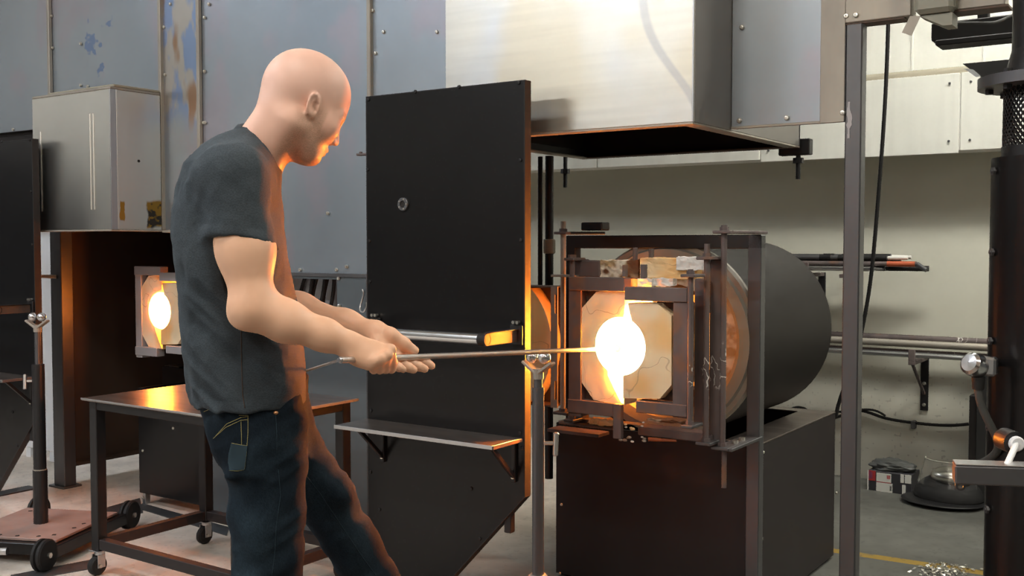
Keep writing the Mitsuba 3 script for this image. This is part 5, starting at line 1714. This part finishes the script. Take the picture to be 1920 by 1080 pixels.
# ribbed collar
ca_, cb_ = J(452, 240, 0.0), J(511, 322, 0.0)
cc = (ca_+cb_)/2
va = (cb_-ca_)/2
an = np.linspace(0, 2*math.pi, 41)
ring = [cc+va*math.cos(t)*1.0+np.array([0, 0.070, 0.012])*math.sin(t)*(1 if True else 0)+np.array([0, 0, 0.010])*abs(math.sin(t)) for t in an]
put('shirt__collar', wire(ring, 0.0085, 8, 1), 'shirt')
# seam down the side of the shirt, stitching, pocket: laid on the cloth where the photograph shows them
from trimesh.ray.ray_triangle import RayMeshIntersector


def on_mesh(mesh, pix):
    sub = mesh.copy()
    keep = (sub.vertices[:, 2] > 0.3)
    sub.update_faces(keep[sub.faces].all(1))
    it = RayMeshIntersector(sub)
    o = np.tile(CAM, (len(pix), 1))
    d = np.array([ray(*q) for q in pix])
    loc, ri, _ = it.intersects_location(o, d, multiple_hits=True)
    out = []
    for i in range(len(pix)):
        h = loc[ri == i]
        out.append(h[np.argmin(((h-CAM)**2).sum(1))] if len(h) else None)
    return out


def densify(line, n=5):
    out = []
    for (x0, y0), (x1, y1) in zip(line[:-1], line[1:]):
        out += [(x0+(x1-x0)*t/n, y0+(y1-y0)*t/n) for t in range(n)]
    return out+[line[-1]]


def stitch(line, mat='thread', r=0.0011, name='jeans__stitching', mesh=None, lift=0.0006):
    pts = [q for q in on_mesh(jw if mesh is None else mesh, densify(line)) if q is not None]
    if len(pts) < 3:
        return
    pts = np.array(pts)+(CAM-np.array(pts))/np.linalg.norm(CAM-np.array(pts), axis=1, keepdims=True)*lift
    keep = np.r_[True, np.linalg.norm(np.diff(pts, axis=0), axis=1) < 0.05]
    pts = pts[keep]
    if len(pts) >= 3:
        part(MAN, name, wire(pts, r, 5, 1), mt(mat), True)


for ln in ([(404, 818), (425, 795), (452, 783), (464, 781)], [(400, 822), (424, 801), (452, 788), (464, 787)],
           [(448, 779), (464, 779)], [(465, 779), (465, 810), (462, 850), (458, 880)], [(452, 790), (453, 830), (450, 878)],
           [(434, 831), (450, 834), (463, 836)], [(430, 882), (445, 883), (457, 881)], [(573, 890), (600, 925), (640, 985), (680, 1045), (705, 1079)],
           [(382, 772), (396, 766)], [(517, 778), (519, 815), (519, 850)], [(522, 880), (526, 930), (518, 985), (515, 1040), (510, 1079)]):
    stitch(ln, 'thread' if ln[0][0] < 500 else 'denim_pale', 0.0008 if ln[0][0] < 500 else 0.0007)
sw = sh.copy()
sw.vertices = to_world(sw.vertices)
stitch([(452, 560), (452, 620), (453, 690), (455, 740), (459, 765)], 'leather', 0.0012, 'shirt__side_seam', sw, 0.0002)
# back pocket: a patch of cloth following the seat
pl = np.array([(433, 832), (429, 848), (427, 866), (430, 882)], float)
pr_ = np.array([(464, 836), (462, 852), (460, 868), (458, 881)], float)
tt = np.linspace(0, 3, 10)
pix = [tuple(np.array([np.interp(t, range(4), pl[:, k])*(1-s_)+np.interp(t, range(4), pr_[:, k])*s_ for k in (0, 1)])) for t in tt for s_ in np.linspace(0, 1, 8)]
hit = on_mesh(jw, pix)
if all(q is not None for q in hit):
    hit = np.array(hit)
    nv = (CAM-hit)/np.linalg.norm(CAM-hit, axis=1, keepdims=True)
    vv = np.vstack([hit+nv*0.003, hit-nv*0.003])
    fc_ = []
    for i in range(9):
        for j in range(7):
            q = i*8+j
            fc_ += [[q, q+1, q+9], [q, q+9, q+8], [q+80, q+89, q+81], [q+80, q+88, q+89]]
    rimq = [i*8 for i in range(10)]+[72+j for j in range(1, 8)]+[i*8+7 for i in range(8, -1, -1)]+[j for j in range(6, 0, -1)]
    for u_, w_ in zip(rimq, rimq[1:]+rimq[:1]):
        fc_ += [[u_, w_, w_+80], [u_, w_+80, u_+80]]
    part(MAN, 'jeans__back_pocket', trimesh.Trimesh(vv, fc_, process=False), mt('denim_pale'), 50, 'paler worn back pocket')
rv = [q for q in on_mesh(jw, [(517, 774)]) if q is not None]
if rv:
    part(MAN, 'jeans__rivet', ball(rv[0], 0.0055, 2, (1, 1, 0.8)), mt('copper'), True, 'copper rivet')
# shoes
for A_, dr_ in ((ANN, 0.10), (AF, 0.45)):
    f = np.array([math.cos(dr_), math.sin(dr_), 0])
    base = np.array([A_[0], A_[1], 0.0])

    def shoe(p, base=base, f=f, A_=A_):
        l_ = np.array([-f[1], f[0], 0])
        d = rcone(p, base-f*0.035+[0, 0, 0.045], base+f*0.06+[0, 0, 0.045], 0.044, 0.045)
        d = smin(d, ellip((p-base) @ np.stack([f, l_, zz]).T, np.array([0.12, 0, 0.035]), (0.075, 0.046, 0.038)), 0.04)
        d = smin(d, rcone(p, base+[0, 0, 0.05], base+[0, 0, 0.13], 0.045, 0.048), 0.03)
        return smax(d, 0.001-p[:, 2], 0.004)
    put('shoe', nets([([-9]*3, [9]*3, shoe)], base-0.22+[0, 0, 0.2], base+[0.26, 0.26, 0.20], 0.006), 'leather')

# ================================================================== blowpipe with its gather of glass
k = thing('blowpipe', 'long thin steel blowpipe held by the man, its hot end in the furnace mouth', 'blowpipe')
e0 = to_world(PIPE_AT(637)[None])[0]
e1 = to_world(PB[None])[0]
dp = (e1-e0)/np.linalg.norm(e1-e0)
eg = to_world(PIPE_AT(1159)[None])[0]
part(k, 'shaft', cyl(e0, eg, 0.0068, 0.0068, 20), mt('steel'), 30)
part(k, 'mouthpiece', cyl(e0-dp*0.006, e0+dp*0.02, 0.0045, 0.0070, 18), mt('chrome'), 30)
a, b_, d_ = frame_of(dp)
em = {'type': 'area', 'radiance': {'type': 'rgb', 'value': [0.9, 0.72, 0.30]}}
part(k, 'gather', mikit.ply(ball(eg+dp*0.004, 0.0135, 3, (1, 1.1, 1)), mt('refractory'), True, emitter=em), None, label='small gather of white-hot glass')
q0, q1 = at_d(640, 674, 2.08), at_d(560, 700, 2.36)
solo('white_rod', cyl(q0, q1, 0.0028, n=10), mt('white_enamel'), 'thin white rod from behind the man\'s belly to the end of the blowpipe', 'rod', 30)
